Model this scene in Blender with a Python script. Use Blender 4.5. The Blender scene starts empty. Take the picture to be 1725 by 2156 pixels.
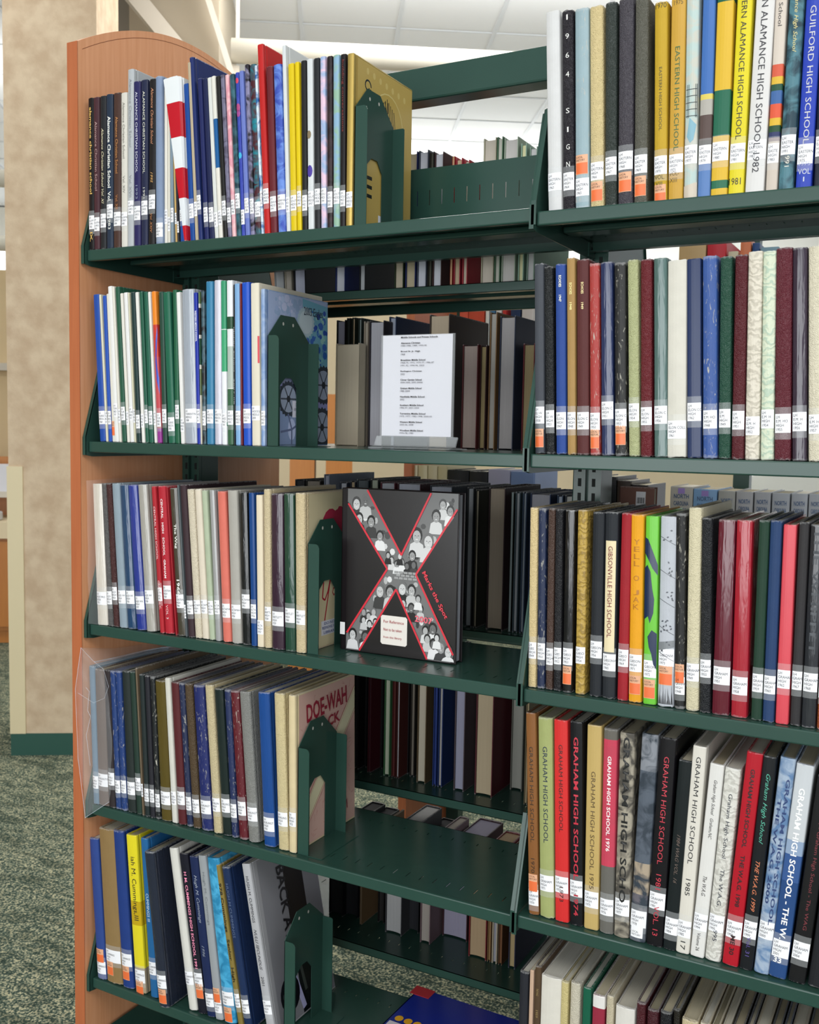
import bpy, bmesh, math, random
from mathutils import Vector, Matrix
random.seed(7)
SC = bpy.context.scene
COL = SC.collection

# ---------------------------------------------------------------- camera
CP = (1.4850, -1.4240, -0.3333)
YAW, PITCH, ROLL, FPX = 0.496603, -0.080310, 0.018328, 2118.16
def cam_axes():
    cy, sy, cp, sp = math.cos(YAW), math.sin(YAW), math.cos(PITCH), math.sin(PITCH)
    f = Vector((-sy*cp, cy*cp, sp)); r = Vector((cy, sy, 0)); u = r.cross(f)
    cr, sr = math.cos(ROLL), math.sin(ROLL)
    return cr*r+sr*u, -sr*r+cr*u, f
_r, _u, _f = cam_axes()
cd = bpy.data.cameras.new('camera'); cam = bpy.data.objects.new('camera', cd); COL.objects.link(cam)
cam.matrix_world = Matrix(((_r[0], _u[0], -_f[0], CP[0]), (_r[1], _u[1], -_f[1], CP[1]), (_r[2], _u[2], -_f[2], CP[2]), (0, 0, 0, 1)))
cd.sensor_fit = 'HORIZONTAL'; cd.sensor_width = 36.0; cd.lens = FPX/1725*36.0
cd.clip_start = 0.05; cd.clip_end = 100
cd.dof.use_dof = True; cd.dof.focus_distance = 1.62; cd.dof.aperture_fstop = 14.0
SC.camera = cam

# ---------------------------------------------------------------- world, lights, exposure
W = bpy.data.worlds.new('world'); SC.world = W; W.use_nodes = True
bg = W.node_tree.nodes['Background']; bg.inputs['Color'].default_value = (0.93, 0.97, 1.0, 1); bg.inputs['Strength'].default_value = 0.7
SC.view_settings.view_transform = 'Standard'; SC.view_settings.look = 'None'
SC.view_settings.gamma = 1.0; SC.view_settings.use_curve_mapping = False
SC.view_settings.exposure = -0.05
RA = math.radians(33.0)                       # the room is turned against the book stacks
RDA = Vector((-math.sin(RA), math.cos(RA), 0)); RDB = Vector((math.cos(RA), math.sin(RA), 0))
def room(a, b, z): return Vector(CP[:2]+(0,)) + RDA*a + RDB*b + Vector((0, 0, z))
FLOOR, CEIL = -1.82, 2.24
def area_light(name, loc, target, sx, sy, power, col=(1, 1, 1)):
    l = bpy.data.lights.new(name, 'AREA'); l.shape = 'RECTANGLE'; l.size = sx; l.size_y = sy; l.energy = power; l.color = col
    o = bpy.data.objects.new(name, l); COL.objects.link(o); o.location = loc
    d = (Vector(target)-Vector(loc)).normalized(); o.rotation_euler = d.to_track_quat('-Z', 'Y').to_euler()
    return o
# fill lights added under the ceiling, and one behind the camera for dark recesses
area_light('window_daylight', (1.3, -5.6, -0.25), (1.3, 0, -0.6), 6.0, 2.4, 230, (.95, .98, 1))
area_light('ceiling_light', room(-0.9, -0.6, CEIL-0.06), room(1.0, -0.9, -0.9), 2.4, 1.2, 70, (1, .985, .96))
area_light('ceiling_light', room(-1.0, 2.4, CEIL-0.06), room(1.2, 1.2, -0.9), 2.4, 1.2, 50, (1, .985, .96))
area_light('ceiling_light', room(4.6, 0.6, CEIL-0.06), room(4.6, 0.6, -1), 2.4, 1.2, 75, (1, .985, .96))
area_light('ceiling_light', room(4.6, -2.6, CEIL-0.06), room(4.6, -2.6, -1), 2.4, 1.2, 45, (1, .98, .95))

# ---------------------------------------------------------------- helpers
def lin(h, k=1.0):
    out = []
    for i in (0, 2, 4):
        c = int(h[i:i+2], 16)/255.0
        c = c/12.92 if c <= .04045 else ((c+.055)/1.055)**2.4
        out.append(min(1, c*k))
    return (out[0], out[1], out[2], 1)
MATS = {}
def newmat(name):
    m = bpy.data.materials.new(name); m.use_nodes = True
    nt = m.node_tree; b = nt.nodes['Principled BSDF']
    return m, nt, b
class N:
    def __init__(s, nt): s.nt = nt
    def __call__(s, t, **k):
        n = s.nt.nodes.new(t)
        for a, v in k.items():
            if a.startswith('i_'):
                n.inputs[a[2:].replace('_', ' ')].default_value = v
            else: setattr(n, a, v)
        return n
    def l(s, a, b): s.nt.links.new(a, b)
def math_node(n, op, a, b=None, clamp=False):
    m = n('ShaderNodeMath', operation=op); m.use_clamp = clamp
    for i, v in enumerate((a, b)):
        if v is None: continue
        if isinstance(v, (int, float)): m.inputs[i].default_value = v
        else: n.l(v, m.inputs[i])
    return m.outputs[0]
def mix_node(n, fac, a, b):
    m = n('ShaderNodeMix', data_type='RGBA')
    if isinstance(fac, (int, float)): m.inputs[0].default_value = fac
    else: n.l(fac, m.inputs[0])
    for i, v in ((6, a), (7, b)):
        if isinstance(v, tuple): m.inputs[i].default_value = v
        else: n.l(v, m.inputs[i])
    return m.outputs[2]
def ramp(n, fac, stops, interp='LINEAR'):
    r = n('ShaderNodeValToRGB'); r.color_ramp.interpolation = interp; e = r.color_ramp.elements
    e[0].position = stops[0][0]; e[0].color = stops[0][1]
    e[1].position = stops[-1][0]; e[1].color = stops[-1][1]
    for p, c in stops[1:-1]:
        x = e.new(p); x.color = c
    n.l(fac, r.inputs[0]); return r.outputs[0]
def simple(name, hexc, rough=.5, metal=0.0, k=1.0, coat=0.0, spec=.5):
    key = (name, hexc, rough, metal)
    if key in MATS: return MATS[key]
    m, nt, b = newmat(name)
    b.inputs['Base Color'].default_value = lin(hexc, k); b.inputs['Roughness'].default_value = rough
    b.inputs['Metallic'].default_value = metal; b.inputs['Coat Weight'].default_value = coat
    b.inputs['Specular IOR Level'].default_value = spec
    MATS[key] = m; return m
def cover_mat(f, c, c2=None, bands=None):
    key = (f, c, c2, str(bands))
    if key in MATS: return MATS[key]
    m, nt, b = newmat('book_cover_'+{'gl': 'laminate', 'gw': 'plastic_wrapped', 'cl': 'cloth', 'le': 'leather_grain', 'sw': 'swirl_tooled', 'mb': 'marbled', 'wo': 'worn_cloth', 'pa': 'paper', 'gd': 'gold_foil'}[f])
    n = N(nt); tc = n('ShaderNodeTexCoord'); ob = tc.outputs['Object']
    oi = n('ShaderNodeObjectInfo')
    add = n('ShaderNodeVectorMath', operation='ADD'); n.l(ob, add.inputs[0])
    rv = n('ShaderNodeCombineXYZ'); n.l(math_node(n, 'MULTIPLY', oi.outputs['Random'], 7.0), rv.inputs[2]); n.l(rv.outputs[0], add.inputs[1]); ob = add.outputs[0]
    def noise(sc, det=3, vec=ob, dist=0.0):
        t = n('ShaderNodeTexNoise'); t.inputs['Scale'].default_value = sc; t.inputs['Detail'].default_value = det; t.inputs['Distortion'].default_value = dist
        n.l(vec, t.inputs['Vector']); return t.outputs['Fac']
    base = lin(c, .93)
    sep = n('ShaderNodeSeparateXYZ'); n.l(tc.outputs['Generated'], sep.inputs[0]); gz = sep.outputs[2]
    if bands:
        st = []; bs = sorted(bands, key=lambda q: q[0])
        # each band is given by its lower edge; its colour runs up to the next one
        cols = [(0.0, lin(bs[0][1], .93))]+[(min(.998, q[0]), lin(q[1], .93)) for q in bs[1:]]
        if len(cols) < 2: cols.append((1.0, cols[0][1]))
        col = ramp(n, gz, cols, 'CONSTANT')
    else:
        mm = n('ShaderNodeRGB'); mm.outputs[0].default_value = base; col = mm.outputs[0]
    b.inputs['Specular IOR Level'].default_value = .32
    bump_h = None; bs_ = .1; rough = .4; dist = .001
    var = noise(28, 4)
    dark = tuple(v*.62 for v in base[:3])+(1,); light = tuple(min(1, v*1.25+.012) for v in base[:3])+(1,)
    if f == 'gl':
        rough = .27; col = mix_node(n, math_node(n, 'MULTIPLY', var, .25), col, dark) if not bands else col
        bump_h = noise(60, 2); bs_ = .06
    elif f == 'gw':
        rough = .13; col = mix_node(n, math_node(n, 'MULTIPLY', var, .35), col, dark)
        mp = n('ShaderNodeMapping'); mp.inputs['Scale'].default_value = (3, 3, .35); n.l(ob, mp.inputs[0])
        bump_h = noise(55, 3, mp.outputs[0], .6); bs_ = .8; b.inputs['Specular IOR Level'].default_value = .6
    elif f in ('cl', 'wo'):
        rough = .62; col = mix_node(n, math_node(n, 'MULTIPLY', noise(45, 5), .45), col, dark)
        bump_h = noise(900, 2); bs_ = .25
        if f == 'wo':
            mp = n('ShaderNodeMapping'); mp.inputs['Scale'].default_value = (3, 3, .8); n.l(ob, mp.inputs[0])
            s = noise(90, 6, mp.outputs[0], 1.2); rough = .45
            s = math_node(n, 'MULTIPLY', math_node(n, 'SUBTRACT', s, .60, True), 7.0, True)
            col = mix_node(n, s, col, lin('b8b4a8'))
    elif f == 'le':
        rough = .42
        v = n('ShaderNodeTexVoronoi', feature='DISTANCE_TO_EDGE'); v.inputs['Scale'].default_value = 420; n.l(ob, v.inputs['Vector'])
        w2 = noise(150, 5, ob, 1.5)
        bump_h = math_node(n, 'ADD', math_node(n, 'MULTIPLY', v.outputs['Distance'], 1.6), math_node(n, 'MULTIPLY', w2, 1.6)); bs_ = .9
        col = mix_node(n, math_node(n, 'MULTIPLY', w2, .5), col, dark if not c2 else lin(c2, .93))
    elif f == 'sw':
        rough = .4
        w2 = n('ShaderNodeTexWave', wave_type='RINGS'); w2.inputs['Scale'].default_value = 26; w2.inputs['Distortion'].default_value = 14; w2.inputs['Detail'].default_value = 3; w2.inputs['Detail Scale'].default_value = 2.2
        n.l(ob, w2.inputs['Vector'])
        bump_h = w2.outputs['Fac']; bs_ = .5
        s = math_node(n, 'MULTIPLY', math_node(n, 'SUBTRACT', w2.outputs['Fac'], .45, True), 1.4, True)
        col = mix_node(n, math_node(n, 'MULTIPLY', s, .7), col, lin(c2, .93) if c2 else dark)
    elif f == 'mb':
        rough = .3
        s = noise(42, 6, ob, 1.0)
        s = math_node(n, 'MULTIPLY', math_node(n, 'SUBTRACT', s, .42, True), 6.0, True)
        col = mix_node(n, s, col, lin(c2 or 'ffffff', .93)); bump_h = noise(80, 2); bs_ = .05
    elif f == 'pa':
        rough = .6; col = mix_node(n, math_node(n, 'MULTIPLY', var, .12), col, dark); bump_h = noise(120, 3); bs_ = .1
    elif f == 'gd':
        rough = .34; b.inputs['Metallic'].default_value = .65
        bump_h = noise(240, 2); bs_ = .1
    # rubbed head and foot of the spine
    if f in ('cl', 'wo', 'le', 'gw', 'sw', 'gl'):
        e = math_node(n, 'ABSOLUTE', math_node(n, 'SUBTRACT', gz, .5))
        amt = {'wo': .482, 'cl': .490, 'le': .489, 'gw': .4895, 'sw': .491, 'gl': .4955}[f]
        k = math_node(n, 'ADD', e, math_node(n, 'MULTIPLY', math_node(n, 'SUBTRACT', noise(260, 4), .5), .03))
        k = math_node(n, 'MULTIPLY', math_node(n, 'SUBTRACT', k, amt, True), 130.0, True)
        fray = tuple(min(1, v*.55+.22) for v in base[:3])+(1,)
        col = mix_node(n, math_node(n, 'MULTIPLY', k, .75), col, fray)
    n.l(col, b.inputs['Base Color']); b.inputs['Roughness'].default_value = rough
    if bump_h is not None:
        bp = n('ShaderNodeBump'); bp.inputs['Strength'].default_value = bs_; bp.inputs['Distance'].default_value = dist
        n.l(bump_h, bp.inputs['Height']); n.l(bp.outputs[0], b.inputs['Normal'])
    MATS[key] = m; return m
def page_mat(c):
    key = ('page', c)
    if key in MATS: return MATS[key]
    m, nt, b = newmat('page_edges'); n = N(nt); tc = n('ShaderNodeTexCoord')
    mp = n('ShaderNodeMapping'); mp.inputs['Scale'].default_value = (1400, 6, 6); n.l(tc.outputs['Object'], mp.inputs[0])
    t = n('ShaderNodeTexNoise'); t.inputs['Scale'].default_value = 1.0; t.inputs['Detail'].default_value = 2; n.l(mp.outputs[0], t.inputs['Vector'])
    base = lin(c, .95); dark = tuple(v*.8 for v in base[:3])+(1,)
    n.l(mix_node(n, t.outputs['Fac'], dark, base), b.inputs['Base Color']); b.inputs['Roughness'].default_value = .8
    bp = n('ShaderNodeBump'); bp.inputs['Strength'].default_value = .3; bp.inputs['Distance'].default_value = .0004
    n.l(t.outputs['Fac'], bp.inputs['Height']); n.l(bp.outputs[0], b.inputs['Normal'])
    MATS[key] = m; return m
def print_mat():
    if 'print' in MATS: return MATS['print']
    m, nt, b = newmat('printed_cover_art'); n = N(nt)
    a = n('ShaderNodeAttribute', attribute_name='Col'); n.l(a.outputs['Color'], b.inputs['Base Color']); b.inputs['Roughness'].default_value = .25
    MATS['print'] = m; return m
def paint_mat():
    if 'paint' in MATS: return MATS['paint']
    m, nt, b = newmat('dark_green_enamel'); n = N(nt); tc = n('ShaderNodeTexCoord')
    t = n('ShaderNodeTexNoise'); t.inputs['Scale'].default_value = 9; t.inputs['Detail'].default_value = 4; n.l(tc.outputs['Object'], t.inputs['Vector'])
    n.l(mix_node(n, t.outputs['Fac'], lin('25423a'), lin('2c4a41')), b.inputs['Base Color'])
    b.inputs['Roughness'].default_value = .25; b.inputs['Specular IOR Level'].default_value = .42
    t2 = n('ShaderNodeTexNoise'); t2.inputs['Scale'].default_value = 1100; t2.inputs['Detail'].default_value = 1; n.l(tc.outputs['Object'], t2.inputs['Vector'])
    bp = n('ShaderNodeBump'); bp.inputs['Strength'].default_value = .12; bp.inputs['Distance'].default_value = .0003
    n.l(t2.outputs['Fac'], bp.inputs['Height']); n.l(bp.outputs[0], b.inputs['Normal'])
    MATS['paint'] = m; return m
def wood_mat(c='f2b48c', c2='d6905f', horiz=False):
    key = ('wood', c, c2)
    if key in MATS: return MATS[key]
    m, nt, b = newmat('maple_veneer'); n = N(nt); tc = n('ShaderNodeTexCoord')
    mp = n('ShaderNodeMapping'); mp.inputs['Scale'].default_value = (30, 30, 1.2); n.l(tc.outputs['Object'], mp.inputs[0])
    t = n('ShaderNodeTexNoise'); t.inputs['Scale'].default_value = 5; t.inputs['Detail'].default_value = 6; t.inputs['Distortion'].default_value = .4; n.l(mp.outputs[0], t.inputs['Vector'])
    mp2 = n('ShaderNodeMapping'); mp2.inputs['Scale'].default_value = (2.5, 2.5, .9); n.l(tc.outputs['Object'], mp2.inputs[0])
    t2 = n('ShaderNodeTexNoise'); t2.inputs['Scale'].default_value = 2; n.l(mp2.outputs[0], t2.inputs['Vector'])
    c_ = mix_node(n, t.outputs['Fac'], lin(c2), lin(c)); c_ = mix_node(n, math_node(n, 'MULTIPLY', t2.outputs['Fac'], .35), c_, lin(c2, .8))
    n.l(c_, b.inputs['Base Color']); b.inputs['Roughness'].default_value = .38
    MATS[key] = m; return m
def clear_mat(name, tint=(1, 1, 1, 1), alpha=.16, rough=.08):
    if name in MATS: return MATS[name]
    m, nt, b = newmat(name)
    b.inputs['Base Color'].default_value = tint; b.inputs['Roughness'].default_value = rough; b.inputs['Alpha'].default_value = alpha
    b.inputs['Specular IOR Level'].default_value = .8
    MATS[name] = m; return m

def tag(o, label=None, cat=None, group=None, kind=None):
    if label: o['label'] = label
    if cat: o['category'] = cat
    if group: o['group'] = group
    if kind: o['kind'] = kind
    return o
def empty(name, loc, rot=(0, 0, 0)):
    o = bpy.data.objects.new(name, None); o.empty_display_size = .02; COL.objects.link(o); o.location = loc; o.rotation_euler = rot; return o
def mobj(name, verts, faces, mat, parent=None, smooth=False):
    me = bpy.data.meshes.new(name); me.from_pydata(verts, [], faces); me.update()
    if mat: me.materials.append(mat)
    if smooth:
        for p in me.polygons: p.use_smooth = True
    o = bpy.data.objects.new(name, me); COL.objects.link(o)
    if parent: o.parent = parent
    return o
class MB:
    def __init__(s): s.v = []; s.f = []
    def box(s, x0, x1, y0, y1, z0, z1):
        b = len(s.v)
        s.v += [(x0, y0, z0), (x1, y0, z0), (x1, y1, z0), (x0, y1, z0), (x0, y0, z1), (x1, y0, z1), (x1, y1, z1), (x0, y1, z1)]
        s.f += [tuple(b+i for i in q) for q in ((0, 3, 2, 1), (4, 5, 6, 7), (0, 1, 5, 4), (1, 2, 6, 5), (2, 3, 7, 6), (3, 0, 4, 7))]
        return s
    def obox(s, c, ax, ay, az):      # oriented box: centre, half-axis vectors
        b = len(s.v); c = Vector(c)
        for sz in (-1, 1):
            for sx, sy in ((-1, -1), (1, -1), (1, 1), (-1, 1)): s.v.append(tuple(c+ax*sx+ay*sy+az*sz))
        s.f += [tuple(b+i for i in q) for q in ((0, 3, 2, 1), (4, 5, 6, 7), (0, 1, 5, 4), (1, 2, 6, 5), (2, 3, 7, 6), (3, 0, 4, 7))]
        return s
    def prism_x(s, prof, x0, x1):    # prof list of (y,z), counter-clockwise seen from +x
        b = len(s.v); k = len(prof)
        s.v += [(x0, y, z) for y, z in prof]+[(x1, y, z) for y, z in prof]
        s.f.append(tuple(b+i for i in reversed(range(k)))); s.f.append(tuple(b+k+i for i in range(k)))
        for i in range(k):
            j = (i+1) % k; s.f.append((b+i, b+j, b+k+j, b+k+i))
        return s
    def build(s, name, mat, parent=None, smooth=False, bevel=0):
        o = mobj(name, s.v, s.f, mat, parent, smooth)
        if bevel:
            bm = bmesh.new(); bm.from_mesh(o.data)
            bmesh.ops.bevel(bm, geom=[e for e in bm.edges if e.calc_face_angle(0) > .5], offset=bevel, segments=2, affect='EDGES', profile=.5)
            bm.to_mesh(o.data); bm.free()
        return o
# ------- lettering: the built-in font turned into flat meshes
TC = {}
def text_geo(s, bold=False, ital=False):
    key = (s, bold, ital)
    if key in TC: return TC[key]
    c = bpy.data.curves.new('lettering', 'FONT'); c.body = s; c.resolution_u = 2; c.size = 1
    if bold: c.offset = .022
    if ital: c.shear = .35
    o = bpy.data.objects.new('lettering', c); me = bpy.data.meshes.new_from_object(o)
    vs = [(v.co.x, v.co.y) for v in me.vertices]; fs = [tuple(p.vertices) for p in me.polygons]
    bpy.data.objects.remove(o); bpy.data.curves.remove(c); bpy.data.meshes.remove(me)
    xs = [v[0] for v in vs]; ys = [v[1] for v in vs]
    TC[key] = (vs, fs, min(xs), max(xs), min(ys), max(ys)); return TC[key]

# rows of books: x,t,h,y = place, thickness, height, set-back (m); l = lean; lb/st = heights of label and sticker
ROWS = {
 'L0': [
  {'x':0.003,'t':0.0144,'h':0.2826,'y':0.002,'l':0.0003,'lb':0.0645,'tx':[['alamance christian school','d8b060',0.2653,0.1045,0.5,'b'],['IX.','d8b060',0.0334,0.0155,0.5,'b']],'c':'1c1a1c','f':'gl','n':'black','sl':['ALAMANCE','CHRISTI',1982]},
  {'x':0.016,'t':0.0149,'h':0.2822,'y':0.0023,'l':0.0018,'lb':0.06,'tx':[['Alamance Christian School','b89a98',0.2371,0.1098,0.45]],'c':'4a2c34','f':'gl','n':'dark maroon','sl':['ALAMANCE','CHRISTI',1981]},
  {'x':0.0316,'t':0.0154,'h':0.2824,'y':0.0027,'l':0.0044,'lb':0.0654,'tx':[['Alamance Christian School Vol. XI','d9cfae',0.2232,0.0841,0.45,'i']],'c':'26282c','f':'gl','n':'charcoal','sl':['ALAMANCE','CHRISTI',1982]},
  {'x':0.0475,'t':0.0168,'h':0.2835,'y':0.0031,'l':0.0027,'lb':0.0816,'tx':[['Alamance Christian School  Vol.','e6e6e0',0.243,0.086,0.55,'b'],['1983','e6e6e0',0.0586,0.0354,0.45]],'c':'28364a','f':'gl','n':'slate blue','sl':['ALAMANCE','CHRISTI',1983]},
  {'x':0.0644,'t':0.0188,'h':0.2832,'y':0.0036,'l':0.0073,'lb':0.0659,'tx':[['Alamance Christian School','c88a50',0.2396,0.1368,0.38],['Vol. XII','b87a48',0.0976,0.0714,0.35]],'c':'4c3630','f':'gl','n':'brown','sl':['ALAMANCE','CHRISTI',1984]},
  {'x':0.0839,'t':0.0156,'h':0.2815,'y':0.0042,'l':0.0032,'lb':0.0645,'tx':[['Alamance Christian School','807c76',0.2639,0.1622,0.42],['Vol. XIV','807c76',0.1308,0.0993,0.42]],'c':'dcd8ce','f':'gl','n':'off-white','sl':['ALAMANCE','CHRISTI',1985]},
  {'x':0.0991,'t':0.0155,'h':0.3213,'y':0.0046,'l':0.0076,'lb':0.0839,'tx':[['Alamance Christian School','8c9094',0.3038,0.181,0.42],['Vol. XVII','8c9094',0.1304,0.0904,0.42]],'c':'b8bcc0','f':'gl','n':'tall silver','sl':['ALAMANCE','CHRISTI',1988]},
  {'x':0.1147,'t':0.0168,'h':0.2978,'y':0.005,'l':0.0011,'lb':0.0728,'tx':[['ALAMANCE CHRISTIAN SCHOOL','d8d8e8',0.2785,0.1332,0.36],['1993','8088a0',0.1106,0.0858,0.36]],'c':'2c2a5c','f':'gl','n':'violet navy','sl':['ALAMANCE','CHRISTI',1993]},
  {'x':0.1322,'t':0.0164,'h':0.2981,'y':0.0056,'l':0.0023,'lb':0.0811,'tx':[['ALAMANCE CHRISTIAN SCHOOL','dcdccc',0.2773,0.1304,0.38],['1991','c8c8c0',0.1047,0.0854,0.36]],'c':'262c48','f':'gl','n':'dark navy','sl':['ALAMANCE','CHRISTI',1991]},
  {'x':0.1488,'t':0.0168,'h':0.2968,'y':0.006,'l':0.0151,'lb':0.0903,'tx':[['Alamance Christian School','d0906c',0.2809,0.1807,0.42,'i'],['1995','d0a060',0.1308,0.1116,0.4,'i'],['Vol. XXIV','c08050',0.056,0.0216,0.35,'i']],'c':'201e20','f':'gl','n':'black','sl':['ALAMANCE','CHRISTI',1995]},
  {'x':0.1663,'t':0.0176,'h':0.2998,'y':0.0066,'l':-0.004,'lb':0.0386,'c':'8496b4','f':'cl','n':'blue-grey cloth','sl':['HAYCO','HIGH',1942]},
  {'x':0.1838,'t':0.0078,'h':0.2774,'y':0.012,'l':-0.0009,'lb':0.062,'c':'e6e2d8','f':'pa','n':'white booklet','sl':['BROADVIEW','MIDDLE',1966]},
  {'x':0.1918,'t':0.0063,'h':0.2753,'y':0.012,'l':-0.0025,'lb':0.0484,'c':'e0dccf','f':'pa','n':'cream booklet','sl':['BROADVIEW','MIDDLE',1967]},
  {'x':0.1989,'t':0.0076,'h':0.2793,'y':0.012,'l':-0.0111,'lb':0.0638,'c':'8496a4','f':'pa','n':'grey-blue booklet','sl':['BROADVIEW','MIDDLE',1968]},
  {'x':0.2103,'t':0.0047,'h':0.2392,'y':0.012,'l':-0.0364,'lb':0.0543,'c':'cca868','f':'pa','n':'ochre booklet','sl':['BROADVIEW','MIDDLE',1969]},
  {'x':0.2155,'t':0.0047,'h':0.2213,'y':0.012,'l':-0.0459,'lb':0.0385,'c':'2a2c34','f':'pa','n':'black booklet','sl':['BROADVIEW','MIDDLE',1970]},
  {'x':0.2209,'t':0.0176,'h':0.1172,'y':0.012,'l':-0.0396,'lb':0.0588,'c':'2450a0','f':'gl','n':'short blue paperback','sl':['BROADVIEW','MIDDLE',1971]},
  {'x':0.2406,'t':0.0065,'h':0.2922,'y':0.0005,'l':-0.1883,'lb':0.0572,'bands':[[0.0,'c01828'],[0.092,'e4e8ec'],[0.259,'c01828'],[0.442,'e8ecee'],[0.632,'c01828'],[0.84,'e8ecee']],'c':'e8ecee','f':'gl','n':'red and white striped magazine splayed wide at the top','k':'wedge','sl':['BROADVIEW','MIDDLE',1972]},
  {'x':0.2472,'t':0.0115,'h':0.2787,'y':0.009,'l':-0.058,'lb':0.0664,'c':'1c4c98','f':'gl','n':'bright blue','sl':['BROADVIEW','MIDDLE',1973]},
  {'x':0.259,'t':0.0075,'h':0.3147,'y':0.0094,'l':-0.0584,'lb':0.0691,'c':'b8aa90','f':'pa','n':'tall tan','sl':['BROADVIEW','MIDDLE',1974]},
  {'x':0.2666,'t':0.0097,'h':0.3231,'y':0.0096,'l':-0.0693,'lb':0.0801,'c':'26346c','f':'gl','n':'tall navy','sl':['BROADVIEW','MIDDLE',1975]},
  {'x':0.2713,'t':0.003,'h':0.3222,'y':0.016,'l':-0.0661,'c':'3c4878','f':'cl','n':'tall slate-navy cloth'},
  {'x':0.2798,'t':0.0104,'h':0.2837,'y':0.01,'l':-0.0623,'lb':0.0573,'c':'242c60','f':'gl','n':'navy','sl':['BROADVIEW','MIDDLE',1977]},
  {'x':0.2914,'t':0.0113,'h':0.2822,'y':0.0104,'l':-0.0633,'lb':0.0563,'c':'202850','f':'gl','n':'deep navy','sl':['BROADVIEW','MIDDLE',1978]},
  {'x':0.3027,'t':0.0088,'h':0.2822,'y':0.0107,'l':-0.0645,'lb':0.0469,'c':'dfe1dc','f':'gl','n':'white','sl':['BROADVIEW','MIDDLE',1979]},
  {'x':0.3116,'t':0.0091,'h':0.2835,'y':0.011,'l':-0.0659,'lb':0.0496,'bands':[[0.004,'e6e2d8'],[0.435,'22609c'],[0.735,'e4e2d8']],'c':'e4e2d8','f':'gl','n':'cream and blue banded','sl':['BROADVIEW','MIDDLE',1980]},
  {'x':0.3209,'t':0.0096,'h':0.2822,'y':0.0113,'l':-0.0648,'lb':0.0655,'c':'242424','f':'gl','n':'black with white specks','sl':['BROADVIEW','MIDDLE',1981]},
  {'x':0.3307,'t':0.0093,'h':0.2831,'y':0.0116,'l':-0.0647,'lb':0.0527,'c':'77748c','c2':'4a4458','f':'mb','n':'grey-violet marbled','sl':['BROADVIEW','MIDDLE',1982]},
  {'x':0.3401,'t':0.0092,'h':0.2817,'y':0.0119,'l':-0.062,'lb':0.0656,'c':'e09aa8','c2':'f0c0c4','f':'mb','n':'pink','sl':['BROADVIEW','MIDDLE',1983]},
  {'x':0.3497,'t':0.0109,'h':0.2813,'y':0.012,'l':-0.0612,'lb':0.0755,'c':'3c6a78','c2':'203a44','f':'mb','n':'teal','sl':['BROADVIEW','MIDDLE',1984]},
  {'x':0.3612,'t':0.0083,'h':0.2823,'y':0.012,'l':-0.0571,'lb':0.0467,'c':'3444a8','c2':'4050b0','f':'mb','n':'blue with red spots','p':'dots','sl':['BROADVIEW','MIDDLE',1985]},
  {'x':0.3699,'t':0.0102,'h':0.2836,'y':0.012,'l':-0.0585,'lb':0.0657,'c':'7080c8','f':'gl','n':'periwinkle','sl':['CLOVER','SCHOOL',1986]},
  {'x':0.3806,'t':0.0096,'h':0.2926,'y':0.012,'l':-0.0527,'lb':0.0636,'c':'26242c','c2':'8884a4','f':'mb','n':'black and lilac mottled','sl':['CLOVER','SCHOOL',1987]},
  {'x':0.3906,'t':0.013,'h':0.291,'y':0.012,'l':-0.0507,'lb':0.0574,'c':'4a2028','c2':'1c8090','f':'mb','n':'dark red and teal mottled','sl':['CLOVER','SCHOOL',1988]},
  {'x':0.404,'t':0.0058,'h':0.2882,'y':0.012,'l':-0.0592,'lb':0.0746,'c':'2464a8','c2':'d8e8f4','f':'mb','n':'blue with white scrollwork','sl':['CLOVER','SCHOOL',1989]},
  {'x':0.4105,'t':0.0127,'h':0.3218,'y':0.012,'l':-0.0568,'lb':0.0779,'c':'c42828','f':'gl','n':'tall red','sl':['GRAHAM','MIDDLE',1990]},
  {'x':0.424,'t':0.0138,'h':0.2818,'y':0.012,'l':-0.0452,'lb':0.0634,'c':'6c2830','f':'gl','n':'maroon','sl':['GRAHAM','MIDDLE',1991]},
  {'x':0.439,'t':0.0174,'h':0.2826,'y':0.012,'l':-0.0472,'lb':0.0649,'c':'3c54b4','c2':'6c90dc','f':'mb','n':'blue marbled','sl':['GRAHAM','MIDDLE',1992]},
  {'x':0.4575,'t':0.0084,'h':0.3119,'y':0.012,'l':-0.0417,'lb':0.0595,'c':'dce0e2','f':'gl','n':'tall white','sl':['SOUTHERN','MIDDLE',1993]},
  {'x':0.4664,'t':0.0128,'h':0.2798,'y':0.012,'l':-0.0334,'lb':0.0614,'c':'e4c81c','f':'gl','n':'first yellow','sl':['SOUTHERN','MIDDLE',1994]},
  {'x':0.4799,'t':0.0093,'h':0.2805,'y':0.012,'l':-0.0311,'lb':0.0672,'c':'e8cc18','f':'gl','n':'second yellow','sl':['SOUTHERN','MIDDLE',1995]},
  {'x':0.4897,'t':0.0112,'h':0.2806,'y':0.012,'l':-0.0229,'lb':0.0593,'c':'242424','f':'gl','n':'black','sl':['SOUTHERN','MIDDLE',1996]},
  {'x':0.5016,'t':0.0125,'h':0.2813,'y':0.012,'l':-0.0224,'lb':0.065,'c':'dce0e2','f':'gl','n':'pearl white with bronze disc','p':'disc','sl':['SOUTHERN','MIDDLE',1997]},
  {'x':0.5148,'t':0.012,'h':0.2805,'y':0.012,'l':-0.0204,'lb':0.0676,'c':'282a2e','f':'gl','n':'black with speckled foot','sl':['SOUTHERN','MIDDLE',1998]},
  {'x':0.5275,'t':0.0114,'h':0.2814,'y':0.012,'l':-0.0217,'lb':0.0674,'c':'9cb4d8','c2':'e8c8dc','f':'mb','n':'pale blue and pink marbled','sl':['SOUTHERN','MIDDLE',1999]},
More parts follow.
